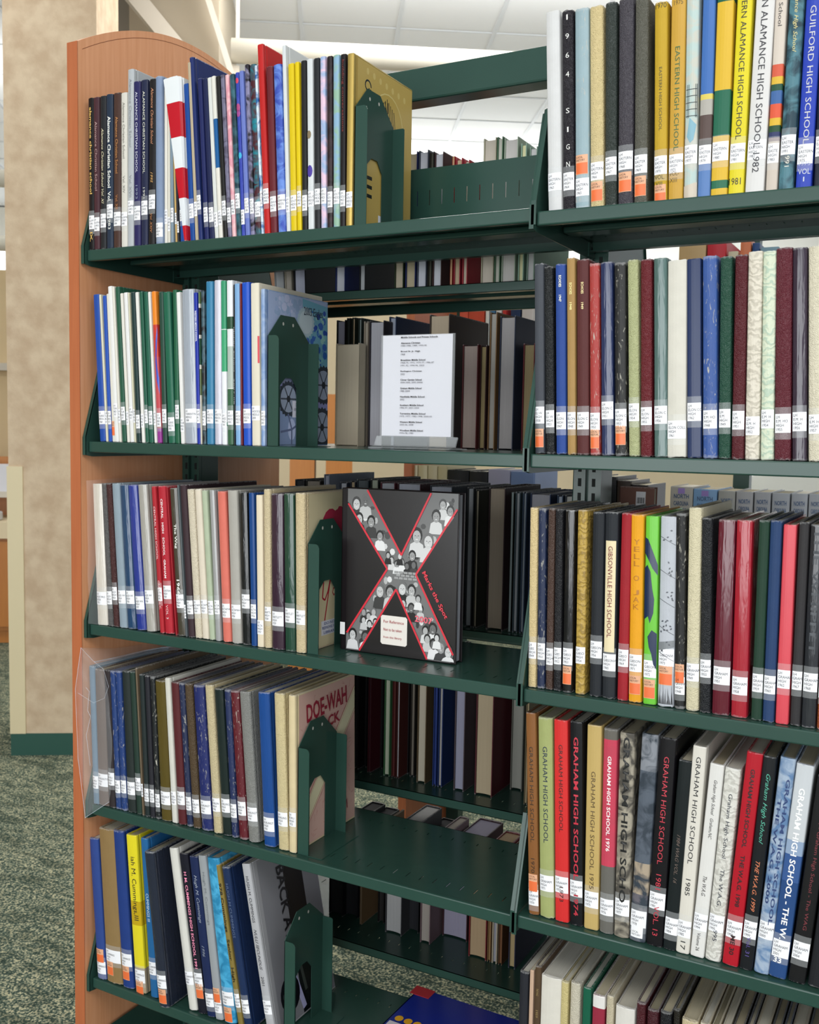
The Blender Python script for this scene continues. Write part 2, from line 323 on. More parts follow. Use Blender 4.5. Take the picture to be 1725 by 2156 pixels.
  {'x':0.5399,'t':0.0111,'h':0.2797,'y':0.012,'l':-0.0173,'lb':0.0604,'c':'241c20','c2':'3a2c30','f':'mb','n':'black with pink specks','sl':['SOUTHERN','MIDDLE',2000]},
  {'x':0.5517,'t':0.0129,'h':0.2797,'y':0.012,'l':-0.0161,'lb':0.065,'c':'94b8a0','c2':'8cb0cc','f':'mb','n':'pastel green','sl':['SOUTHERN','MIDDLE',2001]},
  {'x':0.5653,'t':0.0107,'h':0.2789,'y':0.012,'l':-0.0109,'lb':0.0599,'tx':[['building conversations','7c2c2c',0.2695,0.1547,0.5]],'c':'201c1e','f':'gl','n':'black with dark red lettering','sl':['SOUTHERN','MIDDLE',2002]},
  {'x':0.5764,'t':0.0129,'h':0.2777,'y':0.012,'l':-0.0031,'lb':0.0568,'c':'c8ac60','f':'gd','n':'gold foil','k':'face','sl':['SOUTHERN','MIDDLE',2003]},
 ],
 'L1': [
  {'x':0.0238,'t':0.0166,'h':0.2818,'y':0.006,'l':-0.055,'lb':0.0587,'c':'2450a8','f':'gl','n':'first blue','sl':['TURRENTINE','MIDDLE',1968]},
  {'x':0.0407,'t':0.0062,'h':0.2811,'y':0.006,'l':-0.0581,'lb':0.0587,'c':'dcd8c0','f':'pa','n':'cream','sl':['TURRENTINE','MIDDLE',1969]},
  {'x':0.0471,'t':0.0095,'h':0.2786,'y':0.006,'l':-0.0487,'lb':0.0588,'c':'2c58b8','f':'gl','n':'worn-topped blue','sl':['TURRENTINE','MIDDLE',1970]},
  {'x':0.0574,'t':0.0082,'h':0.2816,'y':0.006,'l':-0.0496,'st':0.0398,'c':'e2ded2','f':'pa','n':'off-white with red sticker'},
  {'x':0.0658,'t':0.0111,'h':0.295,'y':0.0037,'l':-0.0553,'lb':0.0732,'c':'ecebe8','f':'pa','n':'tall white','sl':['TURRENTINE','MIDDLE',1972]},
  {'x':0.0771,'t':0.0064,'h':0.2939,'y':0.004,'l':-0.0576,'lb':0.0624,'c':'e6e2d6','f':'pa','n':'cream','sl':['TURRENTINE','MIDDLE',1973]},
  {'x':0.0841,'t':0.0114,'h':0.2932,'y':0.0042,'l':-0.0559,'lb':0.0669,'c':'2c5c48','f':'gl','n':'tall green','sl':['TURRENTINE','MIDDLE',1974]},
  {'x':0.0966,'t':0.0077,'h':0.2806,'y':0.0046,'l':-0.0589,'lb':0.0585,'c':'e6e2d8','f':'pa','n':'white','sl':['TURRENTINE','MIDDLE',1975]},
  {'x':0.1046,'t':0.01,'h':0.2815,'y':0.0048,'l':-0.0556,'lb':0.0667,'c':'ecebea','f':'pa','n':'bright white','sl':['TURRENTINE','MIDDLE',1976]},
  {'x':0.1148,'t':0.0045,'h':0.2811,'y':0.0051,'l':-0.0546,'lb':0.0627,'c':'d8d4b8','f':'pa','n':'ivory','sl':['TURRENTINE','MIDDLE',1977]},
  {'x':0.1198,'t':0.011,'h':0.2814,'y':0.0052,'l':-0.0501,'lb':0.052,'c':'243c3c','f':'gl','n':'dark green','sl':['TURRENTINE','MIDDLE',1978]},
  {'x':0.1328,'t':0.0086,'h':0.2809,'y':0.0056,'l':-0.0561,'lb':0.0541,'c':'eae8e2','f':'pa','n':'white','sl':['TURRENTINE','MIDDLE',1979]},
  {'x':0.142,'t':0.0087,'h':0.2815,'y':0.0059,'l':-0.053,'lb':0.0622,'c':'28604c','f':'gl','n':'mid green','sl':['TURRENTINE','MIDDLE',1980]},
  {'x':0.1512,'t':0.0106,'h':0.2806,'y':0.0061,'l':-0.0476,'lb':0.0596,'c':'286450','f':'gl','n':'mid green','sl':['TURRENTINE','MIDDLE',1981]},
  {'x':0.1635,'t':0.0069,'h':0.2802,'y':0.0065,'l':-0.0561,'lb':0.059,'c':'e8e6e0','f':'pa','n':'white','sl':['TURRENTINE','MIDDLE',1982]},
  {'x':0.1709,'t':0.0109,'h':0.2805,'y':0.0067,'l':-0.0518,'lb':0.056,'bands':[[0,'983c94'],[0.095,'b86c70'],[0.111,'c85058'],[0.569,'cc4038'],[0.781,'f08c2c']],'c':'e87830','f':'gl','n':'orange,red and purple','p':'swoosh','sl':['TURRENTINE','MIDDLE',1983]},
  {'x':0.183,'t':0.0115,'h':0.279,'y':0.0071,'l':-0.0342,'lb':0.0631,'c':'2c4c40','f':'gl','n':'dark green','sl':['TURRENTINE','MIDDLE',1984]},
  {'x':0.1964,'t':0.0171,'h':0.278,'y':0.0075,'l':-0.0484,'lb':0.0481,'c':'246850','f':'gl','n':'wide green','sl':['TURRENTINE','MIDDLE',1985]},
  {'x':0.2138,'t':0.01,'h':0.2808,'y':0.008,'l':-0.0256,'lb':0.0712,'c':'286448','f':'gl','n':'tall green','sl':['TURRENTINE','MIDDLE',1986]},
  {'x':0.2262,'t':0.0092,'h':0.2765,'y':0.0084,'l':-0.0412,'lb':0.0477,'c':'ebe9e6','f':'pa','n':'white','sl':['TURRENTINE','MIDDLE',1987]},
  {'x':0.2357,'t':0.0283,'h':0.2805,'y':0.0086,'l':-0.033,'lb':0.0642,'c':'a8b0bc','f':'gw','n':'wide silver-grey plastic-wrapped','sl':['TURRENTINE','MIDDLE',1988]},
  {'x':0.2641,'t':0.0084,'h':0.2741,'y':0.0095,'l':-0.0339,'lb':0.0639,'tx':[['WESTERN MIDDLE SCHOOL','e8e8f4',0.2416,0.1858,0.6,'b']],'c':'2438a8','f':'gl','n':'royal blue lettered in white','sl':['WESTERN','MIDDLE',1989]},
  {'x':0.272,'t':0.0032,'h':0.275,'y':0.0098,'l':-0.0221,'bands':[[0.094,'e0dccc'],[0.322,'6c7c54'],[0.495,'e8e4d8'],[0.521,'24503c'],[0.692,'e8e4d8'],[0.718,'282420'],[0.892,'e8e4d8'],[0.919,'6c8458']],'c':'6c7c54','f':'gl','n':'olive and white chequered'},
  {'x':0.2756,'t':0.0088,'h':0.2773,'y':0.0099,'l':-0.0171,'lb':0.0601,'c':'44606c','c2':'20242a','f':'mb','n':'blue-black marbled','sl':['WESTERN','MIDDLE',1991]},
  {'x':0.2851,'t':0.0163,'h':0.2922,'y':0.0102,'l':-0.0104,'lb':0.0637,'c':'3c84ac','f':'gl','n':'steel blue','sl':['WESTERN','MIDDLE',1992]},
  {'x':0.3025,'t':0.017,'h':0.2936,'y':0.0107,'l':-0.0096,'lb':0.0638,'c':'d0cedc','f':'gw','n':'lavender-grey','sl':['WESTERN','MIDDLE',1993]},
  {'x':0.32,'t':0.0117,'h':0.292,'y':0.0112,'l':-0.0157,'lb':0.0569,'bands':[[0.0,'eceef2'],[0.116,'48a07c'],[0.14,'eceef2'],[0.449,'44a878'],[0.701,'eceef2'],[0.707,'3c9870']],'c':'e8eaf0','f':'gl','n':'white with green shapes','sl':['WESTERN','MIDDLE',1994]},
  {'x':0.3319,'t':0.0139,'h':0.2917,'y':0.0116,'l':-0.0131,'lb':0.0619,'bands':[[0.001,'3c6448'],[0.34,'f4f4f0'],[0.346,'b4c0b8'],[0.599,'e8eaec'],[0.704,'2c5038'],[0.778,'e8eaee']],'c':'eceef0','f':'gl','n':'white and bottle green banded','sl':['WESTERN','MIDDLE',1995]},
  {'x':0.3461,'t':0.0031,'h':0.284,'y':0.012,'l':-0.0084,'tx':[['Middle School   2007-08','c8ccd0',0.2093,0.0729,0.55]],'c':'1c2026','f':'gl','n':'thin black with white lettering'},
  {'x':0.3499,'t':0.012,'h':0.2853,'y':0.012,'l':-0.0155,'lb':0.0615,'c':'84b0dc','f':'gl','n':'sky blue','sl':['WOODLAWN','MIDDLE',1997]},
  {'x':0.3624,'t':0.0038,'h':0.285,'y':0.012,'l':-0.0168,'c':'7c2428','f':'gl','n':'thin dark red'},
  {'x':0.367,'t':0.0174,'h':0.2865,'y':0.012,'l':-0.02,'lb':0.065,'c':'2054c4','f':'gl','n':'vivid blue','sl':['WOODLAWN','MIDDLE',1999]},
  {'x':0.3857,'t':0.0191,'h':0.2841,'y':0.012,'l':-0.0185,'lb':0.0703,'c':'e4dcc8','f':'pa','n':'cream with red tab','sl':['WOODLAWN','MIDDLE',2000]},
  {'x':0.4059,'t':0.0095,'h':0.2732,'y':0.012,'l':-0.0103,'lb':0.0617,'c':'9cb0d0','c2':'7c98c4','f':'mb','n':'pale blue gear-patterned','k':'face','sl':['WOODLAWN','MIDDLE',2001]},
 ],
 'L2': [
  {'x':0.0168,'t':0.0278,'h':0.2773,'y':0.0025,'l':-0.0409,'lb':0.0656,'c':'e0d8cc','f':'gw','n':'white plastic-bagged','sl':['ALEX WILSON','HIGH',1951]},
  {'x':0.0452,'t':0.014,'h':0.2789,'y':0.0032,'l':-0.0588,'lb':0.0688,'c':'4c4a4c','c2':'80807c','f':'le','n':'grey-black tooled','sl':['ALEX WILSON','HIGH',1952]},
  {'x':0.0596,'t':0.0139,'h':0.2794,'y':0.0036,'l':-0.0659,'lb':0.0783,'c':'4c2c2c','f':'le','n':'dark red-brown','sl':['ALEX WILSON','HIGH',1954]},
  {'x':0.0739,'t':0.0205,'h':0.2804,'y':0.004,'l':-0.0672,'lb':0.073,'c':'94a4b0','f':'cl','n':'blue-grey','sl':['ALEX WILSON','HIGH',1955]},
  {'x':0.0946,'t':0.0224,'h':0.2787,'y':0.0046,'l':-0.0699,'lb':0.0742,'c':'28486c','f':'gw','n':'dark blue','sl':['ALEX WILSON','HIGH',1956]},
  {'x':0.1179,'t':0.0235,'h':0.2788,'y':0.0052,'l':-0.0803,'lb':0.0656,'c':'2c3c94','f':'gw','n':'royal blue','sl':['ALEX WILSON','HIGH',1957]},
  {'x':0.1419,'t':0.0229,'h':0.2805,'y':0.0059,'l':-0.0778,'lb':0.0791,'c':'b0aca4','f':'gw','n':'wide silver-grey','sl':['ALEX WILSON','HIGH',1958]},
  {'x':0.1756,'t':0.0113,'h':0.279,'y':0.0069,'l':-0.077,'lb':0.0871,'tx':[['CENTRAL HIGH SCHOOL','f0dcdc',0.2408,0.1399,0.42],['GRAHAM  N. C.','f0dcdc',0.1005,0.0456,0.42]],'c':'b82430','f':'cl','n':'red lettered','sl':['CENTRAL','HIGH',1959]},
  {'x':0.1873,'t':0.0202,'h':0.2796,'y':0.0072,'l':-0.067,'lb':0.0921,'tx':[['CENTRAL   HIGH   SCHOOL   GRAHAM','f4e4e4',0.2556,0.1062,0.3,'b'],['VOL 3','f0dcdc',0.0556,0.0289,0.3]],'c':'bc2434','f':'cl','n':'wide red lettered','sl':['CENTRAL','HIGH',1960]},
  {'x':0.2137,'t':0.0038,'h':0.2805,'y':0.008,'l':-0.082,'c':'a8202c','f':'cl','n':'thin red'},
  {'x':0.218,'t':0.0197,'h':0.2773,'y':0.0081,'l':-0.0757,'lb':0.078,'tx':[['The Wag','e8e8e0',0.2099,0.1642,0.35,'b'],['1966','f0f0ec',0.1058,0.0773,0.42,'b']],'c':'4a4438','f':'gw','n':'brown glossy lettered 1966','sl':['CENTRAL','HIGH',1966]},
  {'x':0.2375,'t':0.0047,'h':0.2843,'y':0.0087,'l':-0.0746,'lb':0.0603,'c':'5c6468','f':'gl','n':'thin grey','sl':['ALTAMAHAW','HIGH',1947]},
  {'x':0.2428,'t':0.0157,'h':0.2846,'y':0.0089,'l':-0.0746,'lb':0.0689,'c':'3c2a30','f':'cl','n':'purple-brown','sl':['ALTAMAHAW','HIGH',1948]},
  {'x':0.259,'t':0.0168,'h':0.277,'y':0.0093,'l':-0.0754,'lb':0.0712,'c':'e4d8c0','f':'le','n':'cream leather-grain','sl':['ALTAMAHAW','HIGH',1949]},
  {'x':0.2759,'t':0.0156,'h':0.2777,'y':0.0098,'l':-0.0709,'lb':0.0734,'c':'e8dcc8','f':'cl','n':'warm cream','sl':['ALTAMAHAW','HIGH',1950]},
  {'x':0.2923,'t':0.0132,'h':0.2764,'y':0.0103,'l':-0.072,'lb':0.0727,'c':'b8c4a8','f':'cl','n':'pale green','sl':['ALTAMAHAW','HIGH',1951]},
  {'x':0.3063,'t':0.0128,'h':0.2771,'y':0.0108,'l':-0.0595,'lb':0.0752,'c':'a8a8a8','f':'gw','n':'grey','sl':['ALTAMAHAW','HIGH',1952]},
  {'x':0.3226,'t':0.0192,'h':0.2756,'y':0.0113,'l':-0.0547,'lb':0.0706,'c':'e47868','f':'cl','n':'salmon','sl':['ALTAMAHAW','HIGH',1953]},
  {'x':0.3426,'t':0.0224,'h':0.2784,'y':0.0119,'l':-0.044,'lb':0.0709,'c':'b4b0a8','f':'cl','n':'light grey cloth','sl':['ALTAMAHAW','HIGH',1954]},
  {'x':0.3663,'t':0.019,'h':0.2764,'y':0.012,'l':-0.0351,'lb':0.092,'c':'1c1e20','f':'gw','n':'black with chipped head','sl':['ALTAMAHAW','HIGH',1955]},
  {'x':0.3873,'t':0.0128,'h':0.276,'y':0.012,'l':-0.0309,'lb':0.0759,'c':'1c4888','f':'gl','n':'blue','sl':['ALTAMAHAW','HIGH',1956]},
  {'x':0.4008,'t':0.0145,'h':0.2728,'y':0.012,'l':-0.0204,'lb':0.0488,'c':'e8dac0','f':'pa','n':'cream pamphlet','sl':['ALTAMAHAW','HIGH',1957]},
  {'x':0.4164,'t':0.015,'h':0.2841,'y':0.012,'l':-0.0174,'lb':0.0745,'c':'dccaa4','f':'le','n':'tall cream grained','sl':['BARTLETT YA','HIGH',1958]},
  {'x':0.4321,'t':0.0265,'h':0.2769,'y':0.012,'l':-0.0182,'lb':0.0678,'c':'3c2838','f':'gw','n':'glossy aubergine','sl':['BARTLETT YA','HIGH',1959]},
  {'x':0.4607,'t':0.0221,'h':0.2782,'y':0.012,'l':-0.023,'lb':0.0766,'c':'244838','f':'gw','n':'glossy dark green','sl':['BARTLETT YA','HIGH',1960]},
  {'x':0.4839,'t':0.0204,'h':0.2802,'y':0.012,'l':-0.0178,'lb':0.0754,'c':'dcc8a0','f':'le','n':'cream with red emblem','k':'face','sl':['BARTLETT YA','HIGH',1961]},
 ],
 'L3': [
  {'x':0.003,'t':0.0161,'h':0.2789,'y':0.0021,'l':-0.0366,'lb':0.0573,'c':'70889c','f':'cl','n':'grey-blue bagged','sl':['BURLINGTON','HIGH',1928]},
  {'x':0.0169,'t':0.0275,'h':0.2745,'y':0.0026,'l':-0.033,'lb':0.0647,'c':'6c5c54','f':'cl','n':'taupe bagged','sl':['BURLINGTON','HIGH',1929]},
  {'x':0.0449,'t':0.0172,'h':0.2759,'y':0.0033,'l':-0.047,'lb':0.071,'c':'30282a','f':'cl','n':'brown-black','sl':['BURLINGTON','HIGH',1930]},
  {'x':0.0625,'t':0.0145,'h':0.2762,'y':0.0038,'l':-0.0545,'lb':0.0587,'c':'26427c','f':'wo','n':'cracked blue','sl':['BURLINGTON','HIGH',1931]},
  {'x':0.0773,'t':0.0153,'h':0.2781,'y':0.0042,'l':-0.0556,'lb':0.061,'c':'24407c','f':'wo','n':'cracked blue','sl':['BURLINGTON','HIGH',1932]},
  {'x':0.0934,'t':0.0215,'h':0.2801,'y':0.0046,'l':-0.0539,'lb':0.061,'c':'202a28','f':'cl','n':'green-black','sl':['BURLINGTON','HIGH',1933]},
  {'x':0.1162,'t':0.0146,'h':0.281,'y':0.0052,'l':-0.0653,'lb':0.0727,'c':'20382e','f':'cl','n':'dark green','sl':['BURLINGTON','HIGH',1934]},
  {'x':0.1313,'t':0.0051,'h':0.29,'y':0.0057,'l':-0.061,'lb':0.0631,'c':'70604c','f':'cl','n':'tall thin brown','sl':['BURLINGTON','HIGH',1935]},
  {'x':0.1371,'t':0.0125,'h':0.2786,'y':0.0058,'l':-0.0526,'lb':0.0554,'c':'1e2a2a','f':'cl','n':'black','sl':['BURLINGTON','HIGH',1936]},
  {'x':0.1506,'t':0.0124,'h':0.278,'y':0.0062,'l':-0.0524,'lb':0.0561,'c':'22222a','f':'cl','n':'black','sl':['BURLINGTON','HIGH',1937]},
  {'x':0.1642,'t':0.0123,'h':0.2782,'y':0.0066,'l':-0.0529,'lb':0.0493,'c':'1e2224','f':'wo','n':'black with torn foot','sl':['BURLINGTON','HIGH',1938]},
  {'x':0.1777,'t':0.0253,'h':0.2719,'y':0.007,'l':-0.0606,'lb':0.0571,'c':'5c4e20','f':'gw','n':'olive with torn headcap','sl':['BURLINGTON','HIGH',1939]},
  {'x':0.2042,'t':0.0136,'h':0.2797,'y':0.0077,'l':-0.0669,'lb':0.0615,'c':'dcdad0','f':'cl','n':'white','sl':['BURLINGTON','HIGH',1940]},
  {'x':0.2187,'t':0.0198,'h':0.2739,'y':0.0081,'l':-0.0683,'lb':0.0642,'c':'581c22','f':'cl','n':'oxblood','sl':['BURLINGTON','HIGH',1941]},
  {'x':0.2401,'t':0.014,'h':0.2748,'y':0.0088,'l':-0.0777,'lb':0.0573,'c':'242e50','f':'wo','n':'narrow navy','sl':['BURLINGTON','HIGH',1942]},
  {'x':0.2547,'t':0.0182,'h':0.275,'y':0.0092,'l':-0.0812,'lb':0.0554,'c':'5c4a34','c2':'30261c','f':'le','n':'brown swirl-tooled','sl':['BURLINGTON','HIGH',1943]},
  {'x':0.2747,'t':0.0258,'h':0.2754,'y':0.0098,'l':-0.0796,'lb':0.0574,'c':'202a68','f':'wo','n':'scuffed royal navy','sl':['BURLINGTON','HIGH',1944]},
  {'x':0.3028,'t':0.0192,'h':0.279,'y':0.0106,'l':-0.0813,'lb':0.0667,'c':'d4c49c','f':'le','n':'cream','sl':['BURLINGTON','HIGH',1945]},
  {'x':0.3235,'t':0.0212,'h':0.2751,'y':0.0113,'l':-0.0806,'lb':0.0691,'c':'1c2828','f':'gw','n':'glossy green-black','sl':['BURLINGTON','HIGH',1946]},
  {'x':0.3445,'t':0.0147,'h':0.2763,'y':0.0119,'l':-0.0706,'lb':0.0632,'c':'26325c','f':'wo','n':'navy','sl':['BURLINGTON','HIGH',1947]},
  {'x':0.3616,'t':0.0197,'h':0.2763,'y':0.012,'l':-0.0822,'lb':0.0708,'c':'641c26','f':'wo','n':'dark red frayed','sl':['BURLINGTON','HIGH',1948]},
  {'x':0.3832,'t':0.0238,'h':0.2772,'y':0.012,'l':-0.0855,'lb':0.0646,'c':'8c8c88','c2':'6c6c68','f':'le','n':'silver-grey tooled','sl':['BURLINGTON','HIGH',1949]},
  {'x':0.4179,'t':0.0254,'h':0.2822,'y':0.012,'l':-0.059,'lb':0.0535,'c':'1c4c94','f':'gw','n':'blue','sl':['BURLINGTON','HIGH',1950]},
  {'x':0.4501,'t':0.0223,'h':0.2853,'y':0.012,'l':-0.046,'lb':0.0695,'c':'dccb9c','f':'le','n':'cream swirl-tooled','sl':['BURLINGTON','HIGH',1951]},
  {'x':0.4733,'t':0.0158,'h':0.286,'y':0.012,'l':-0.0169,'lb':0.0739,'c':'e2cfa4','f':'cl','n':'cream with pink pictorial cover','k':'face','sl':['BURLINGTON','HIGH',1952]},
 ],
 'L4': [
  {'x':0.0108,'t':0.0249,'h':0.2892,'y':0.0025,'l':-0.0742,'lb':0.0366,'st':0.0624,'c':'2c4890','f':'cl','n':'blue leaning','sl':['CUMMINGS','HIGH',1971]},
  {'x':0.0362,'t':0.042,'h':0.3152,'y':0.0031,'l':-0.0666,'lb':0.0682,'st':0.0435,'c':'94784c','f':'cl','n':'tan canvas frayed','sl':['CUMMINGS','HIGH',1972]},
  {'x':0.0784,'t':0.0292,'h':0.3179,'y':0.0043,'l':-0.0841,'lb':0.0698,'st':0.0444,'c':'1c3c84','f':'cl','n':'deep blue','sl':['CUMMINGS','HIGH',1973]},
  {'x':0.1126,'t':0.0275,'h':0.3164,'y':0.0052,'l':-0.0795,'lb':0.0461,'st':0.0239,'tx':[['iah M. Cummings,III','2c2820',0.2733,0.1459,0.5]],'bands':[[0,'a89880'],[0.159,'e8d82c'],[0.429,'c8a81c'],[0.582,'e8d82c']],'c':'e8d42c','f':'gl','n':'yellow torn','sl':['CUMMINGS','HIGH',1976]},
  {'x':0.1507,'t':0.0187,'h':0.3168,'y':0.0062,'l':-0.082,'lb':0.0709,'tx':[['CUMMINGS III','d0e0ec',0.2076,0.1518,0.4]],'c':'2868a0','f':'gl','n':'teal blue','sl':['CUMMINGS','HIGH',1978]},
  {'x':0.1884,'t':0.0246,'h':0.3029,'y':-0.012,'l':-0.1263,'lb':0.0631,'st':0.0358,'c':'262c3c','f':'gw','n':'torn navy-black plastic-wrapped','sl':['CUMMINGS','HIGH',1984]},
  {'x':0.2448,'t':0.0209,'h':0.3138,'y':0.0089,'l':-0.163,'lb':0.0752,'c':'e4e2da','f':'gw','n':'white','sl':['CUMMINGS','HIGH',1989]},
  {'x':0.2675,'t':0.0211,'h':0.3082,'y':0.0096,'l':-0.157,'lb':0.0784,'st':0.0574,'tx':[['H M. CUMMINGS HIGH SCHOOL 1991','f090b0',0.2732,0.087,0.36,'b']],'c':'1c1c28','f':'gl','n':'black lettered pink 1991','sl':['CUMMINGS','HIGH',1991]},
  {'x':0.2891,'t':0.0209,'h':0.3074,'y':0.0102,'l':-0.1487,'lb':0.045,'tx':[['Hugh M. Cummings','9ca4b4',0.2717,0.1803,0.42,'i'],['1996','8c94a4',0.1365,0.1156,0.35,'i']],'c':'202c54','f':'gl','n':'navy script-lettered 1996','sl':['CUMMINGS','HIGH',1996]},
  {'x':0.3095,'t':0.0187,'h':0.3134,'y':0.0104,'l':-0.142,'lb':0.0391,'st':0.061,'tx':[['Hugh M. Cummings','787c80',0.2823,0.1811,0.35]],'c':'a0a4a8','f':'gl','n':'silver','sl':['CUMMINGS','HIGH',1997]},
  {'x':0.3295,'t':0.0283,'h':0.3132,'y':0.011,'l':-0.1405,'lb':0.0596,'st':0.0302,'c':'50b0dc','c2':'2c84b0','f':'mb','n':'turquoise patterned','sl':['CUMMINGS','HIGH',1998]},
  {'x':0.3622,'t':0.0129,'h':0.3065,'y':0.0119,'l':-0.1925,'lb':0.0631,'tx':[['978 Cummings   Senior   High','2c2410',0.2714,0.0851,0.6,'b']],'c':'8c7838','f':'cl','n':'ochre lettered','sl':['CUMMINGS','HIGH',2000]},
  {'x':0.3761,'t':0.0183,'h':0.3047,'y':0.012,'l':-0.1875,'lb':0.056,'tx':[['HUGH M CUMMINGS','5c6c8c',0.2737,0.1724,0.35]],'c':'1c3058','f':'gw','n':'dark blue plastic-wrapped','sl':['CUMMINGS','HIGH',2000]},
  {'x':0.4305,'t':0.0191,'h':0.3224,'y':0.012,'l':-0.1999,'lb':0.0703,'tx':[['HUGH M. CUMMINGS','303034',0.2995,0.2139,0.36],['NULLI SECUNDUS','303034',0.2014,0.1267,0.36,'i'],['2001','303034',0.1143,0.0977,0.36]],'c':'b8b8bc','f':'gl','n':'silver with grey pictorial cover','k':'face','sl':['CUMMINGS','HIGH',2001]},
 ],
 'R0': [
  {'x':0.931,'t':0.0224,'h':0.2891,'y':0.012,'l':-0.0452,'lb':0.0558,'c':'dcdcdc','f':'cl','n':'white frayed','sl':['EASTERN A','HIGH',1963]},
  {'x':0.9546,'t':0.0182,'h':0.2863,'y':0.012,'l':-0.04,'lb':0.0544,'c':'201c24','f':'le','n':'black lettered 1964','k':'signa','sl':['EASTERN A','HIGH',1964]},
  {'x':0.9732,'t':0.022,'h':0.2852,'y':0.012,'l':-0.0359,'lb':0.0441,'st':0.0776,'c':'9cb4bc','f':'wo','n':'pale blue scratched','sl':['EASTERN A','HIGH',1965]},
  {'x':0.9963,'t':0.0208,'h':0.2844,'y':0.012,'l':-0.0387,'lb':0.0646,'st':0.0369,'c':'dcc894','f':'le','n':'cream grained','sl':['EASTERN A','HIGH',1966]},
  {'x':1.0182,'t':0.0178,'h':0.2858,'y':0.012,'l':-0.0337,'lb':0.0696,'c':'343c38','f':'le','n':'dark green-grey','sl':['EASTERN A','HIGH',1967]},
  {'x':1.0371,'t':0.0224,'h':0.2877,'y':0.012,'l':-0.0299,'lb':0.0752,'st':0.0464,'c':'48444c','f':'le','n':'dark grey','sl':['EASTERN A','HIGH',1968]},
  {'x':1.0606,'t':0.0196,'h':0.2834,'y':0.012,'l':-0.0292,'lb':0.0679,'st':0.0385,'c':'605f55','f':'le','n':'olive-grey','sl':['EASTERN A','HIGH',1969]},
  {'x':1.0893,'t':0.0192,'h':0.2731,'y':0.012,'l':-0.0344,'lb':0.0632,'st':0.0238,'tx':[['EASTERN HIGH SCHOOL','5c5424',0.1845,0.0978,0.26]],'c':'c8a42c','f':'cl','n':'mustard lettered 1970','k':'y1970','sl':['EASTERN A','HIGH',1970]},
  {'x':1.1095,'t':0.0209,'h':0.305,'y':0.012,'l':-0.0215,'lb':0.0631,'tx':[['EASTERN HIGH SCHOOL','3c6438',0.2087,0.0678,0.38]],'c':'cca040','f':'gl','n':'ochre lettered in green','k':'y1975','sl':['EASTERN A','HIGH',1975]},
  {'x':1.131,'t':0.0186,'h':0.31,'y':0.012,'l':-0.0253,'lb':0.0733,'c':'b8ccc8','c2':'c8c8bc','f':'mb','n':'pale blue pictorial','p':'ladder','sl':['EASTERN A','HIGH',1977]},
  {'x':1.1499,'t':0.018,'h':0.31,'y':0.012,'l':-0.0116,'lb':0.071,'bands':[[0.02,'5c80b8'],[0.145,'484038'],[0.249,'5c4c48'],[0.358,'b0aca4'],[0.422,'dcc864'],[0.446,'4470b4']],'c':'4470b4','f':'gl','n':'blue pictorial with yellow cloud','sl':['EASTERN A','HIGH',1979]},
  {'x':1.1677,'t':0.0231,'h':0.31,'y':0.012,'l':-0.0066,'lb':0.0732,'bands':[[0.014,'dcb438'],[0.034,'2c6c50'],[0.068,'dcb438'],[0.261,'286850'],[0.456,'dcb438'],[0.829,'246048']],'c':'dcb438','f':'gl','n':'yellow and green banded','sl':['EASTERN A','HIGH',1980]},
  {'x':1.1911,'t':0.0211,'h':0.315,'y':0.012,'l':0.0052,'lb':0.0682,'tx':[['EASTERN ALAMANCE HIGH SCHOOL','30301c',0.282,0.0734,0.42]],'c':'e4d42c','f':'gl','n':'bright yellow lettered 1981','k':'y1981','sl':['EASTERN A','HIGH',1981]},
  {'x':1.2133,'t':0.0253,'h':0.315,'y':0.012,'l':0.0148,'lb':0.0698,'tx':[['EASTERN ALAMANCE HIGH SCHOOL 1982','24242c',0.2986,0.0271,0.4]],'c':'e0dedc','f':'gl','n':'white lettered 1982','sl':['EASTERN A','HIGH',1982]},
  {'x':1.24,'t':0.0155,'h':0.31,'y':0.012,'l':0.0078,'lb':0.0628,'tx':[['School','3c3838',0.2434,0.2136,0.4]],'bands':[[0.008,'ccc0b4'],[0.21,'9c8c8c'],[0.224,'343c64'],[0.248,'2c5034'],[0.277,'dcb43c'],[0.308,'dc5c40'],[0.365,'4468a0'],[0.42,'2c5440'],[0.446,'dcb440'],[0.479,'d46048'],[0.529,'d4c8bc']],'c':'d0c4b4','f':'gl','n':'beige with rainbow bands','sl':['EASTERN A','HIGH',1983]},
  {'x':1.2559,'t':0.0197,'h':0.3,'y':0.012,'l':0.0135,'lb':0.0717,'tx':[['Eastern Alamance High School','d8cc8c',0.3038,0.177,0.34,'i'],['1991','dcd8cc',0.0481,0.0304,0.34]],'c':'2c4450','c2':'54808c','f':'mb','n':'dark teal marbled','sl':['EASTERN A','HIGH',1991]},
  {'x':1.2778,'t':0.0207,'h':0.31,'y':0.012,'l':0.0097,'lb':0.0573,'tx':[['GUILFORD HIGH SCHOOL','c8c8cc',0.2325,0.0573,0.42]],'c':'2c44b4','f':'gl','n':'bright blue lettered 1975','k':'vol1','sl':['EASTERN G','HIGH',1975]},
  {'x':1.3004,'t':0.0187,'h':0.31,'y':0.012,'l':-0.0041,'lb':0.0651,'c':'1c2434','f':'gl','n':'dark navy','sl':['EASTERN A','HIGH',1976]},
 ],
 'R1': [
  {'x':0.9208,'t':0.0163,'h':0.2847,'y':0.012,'l':-0.0343,'lb':0.0709,'st':0.0375,'c':'484c54','f':'cl','n':'grey-black cracked','sl':['ELI WHITNEY','HIGH',1938]},
  {'x':0.9387,'t':0.0146,'h':0.2795,'y':0.012,'l':-0.0421,'lb':0.0655,'c':'202224','f':'le','n':'black','sl':['ELI WHITNEY','HIGH',1953]},
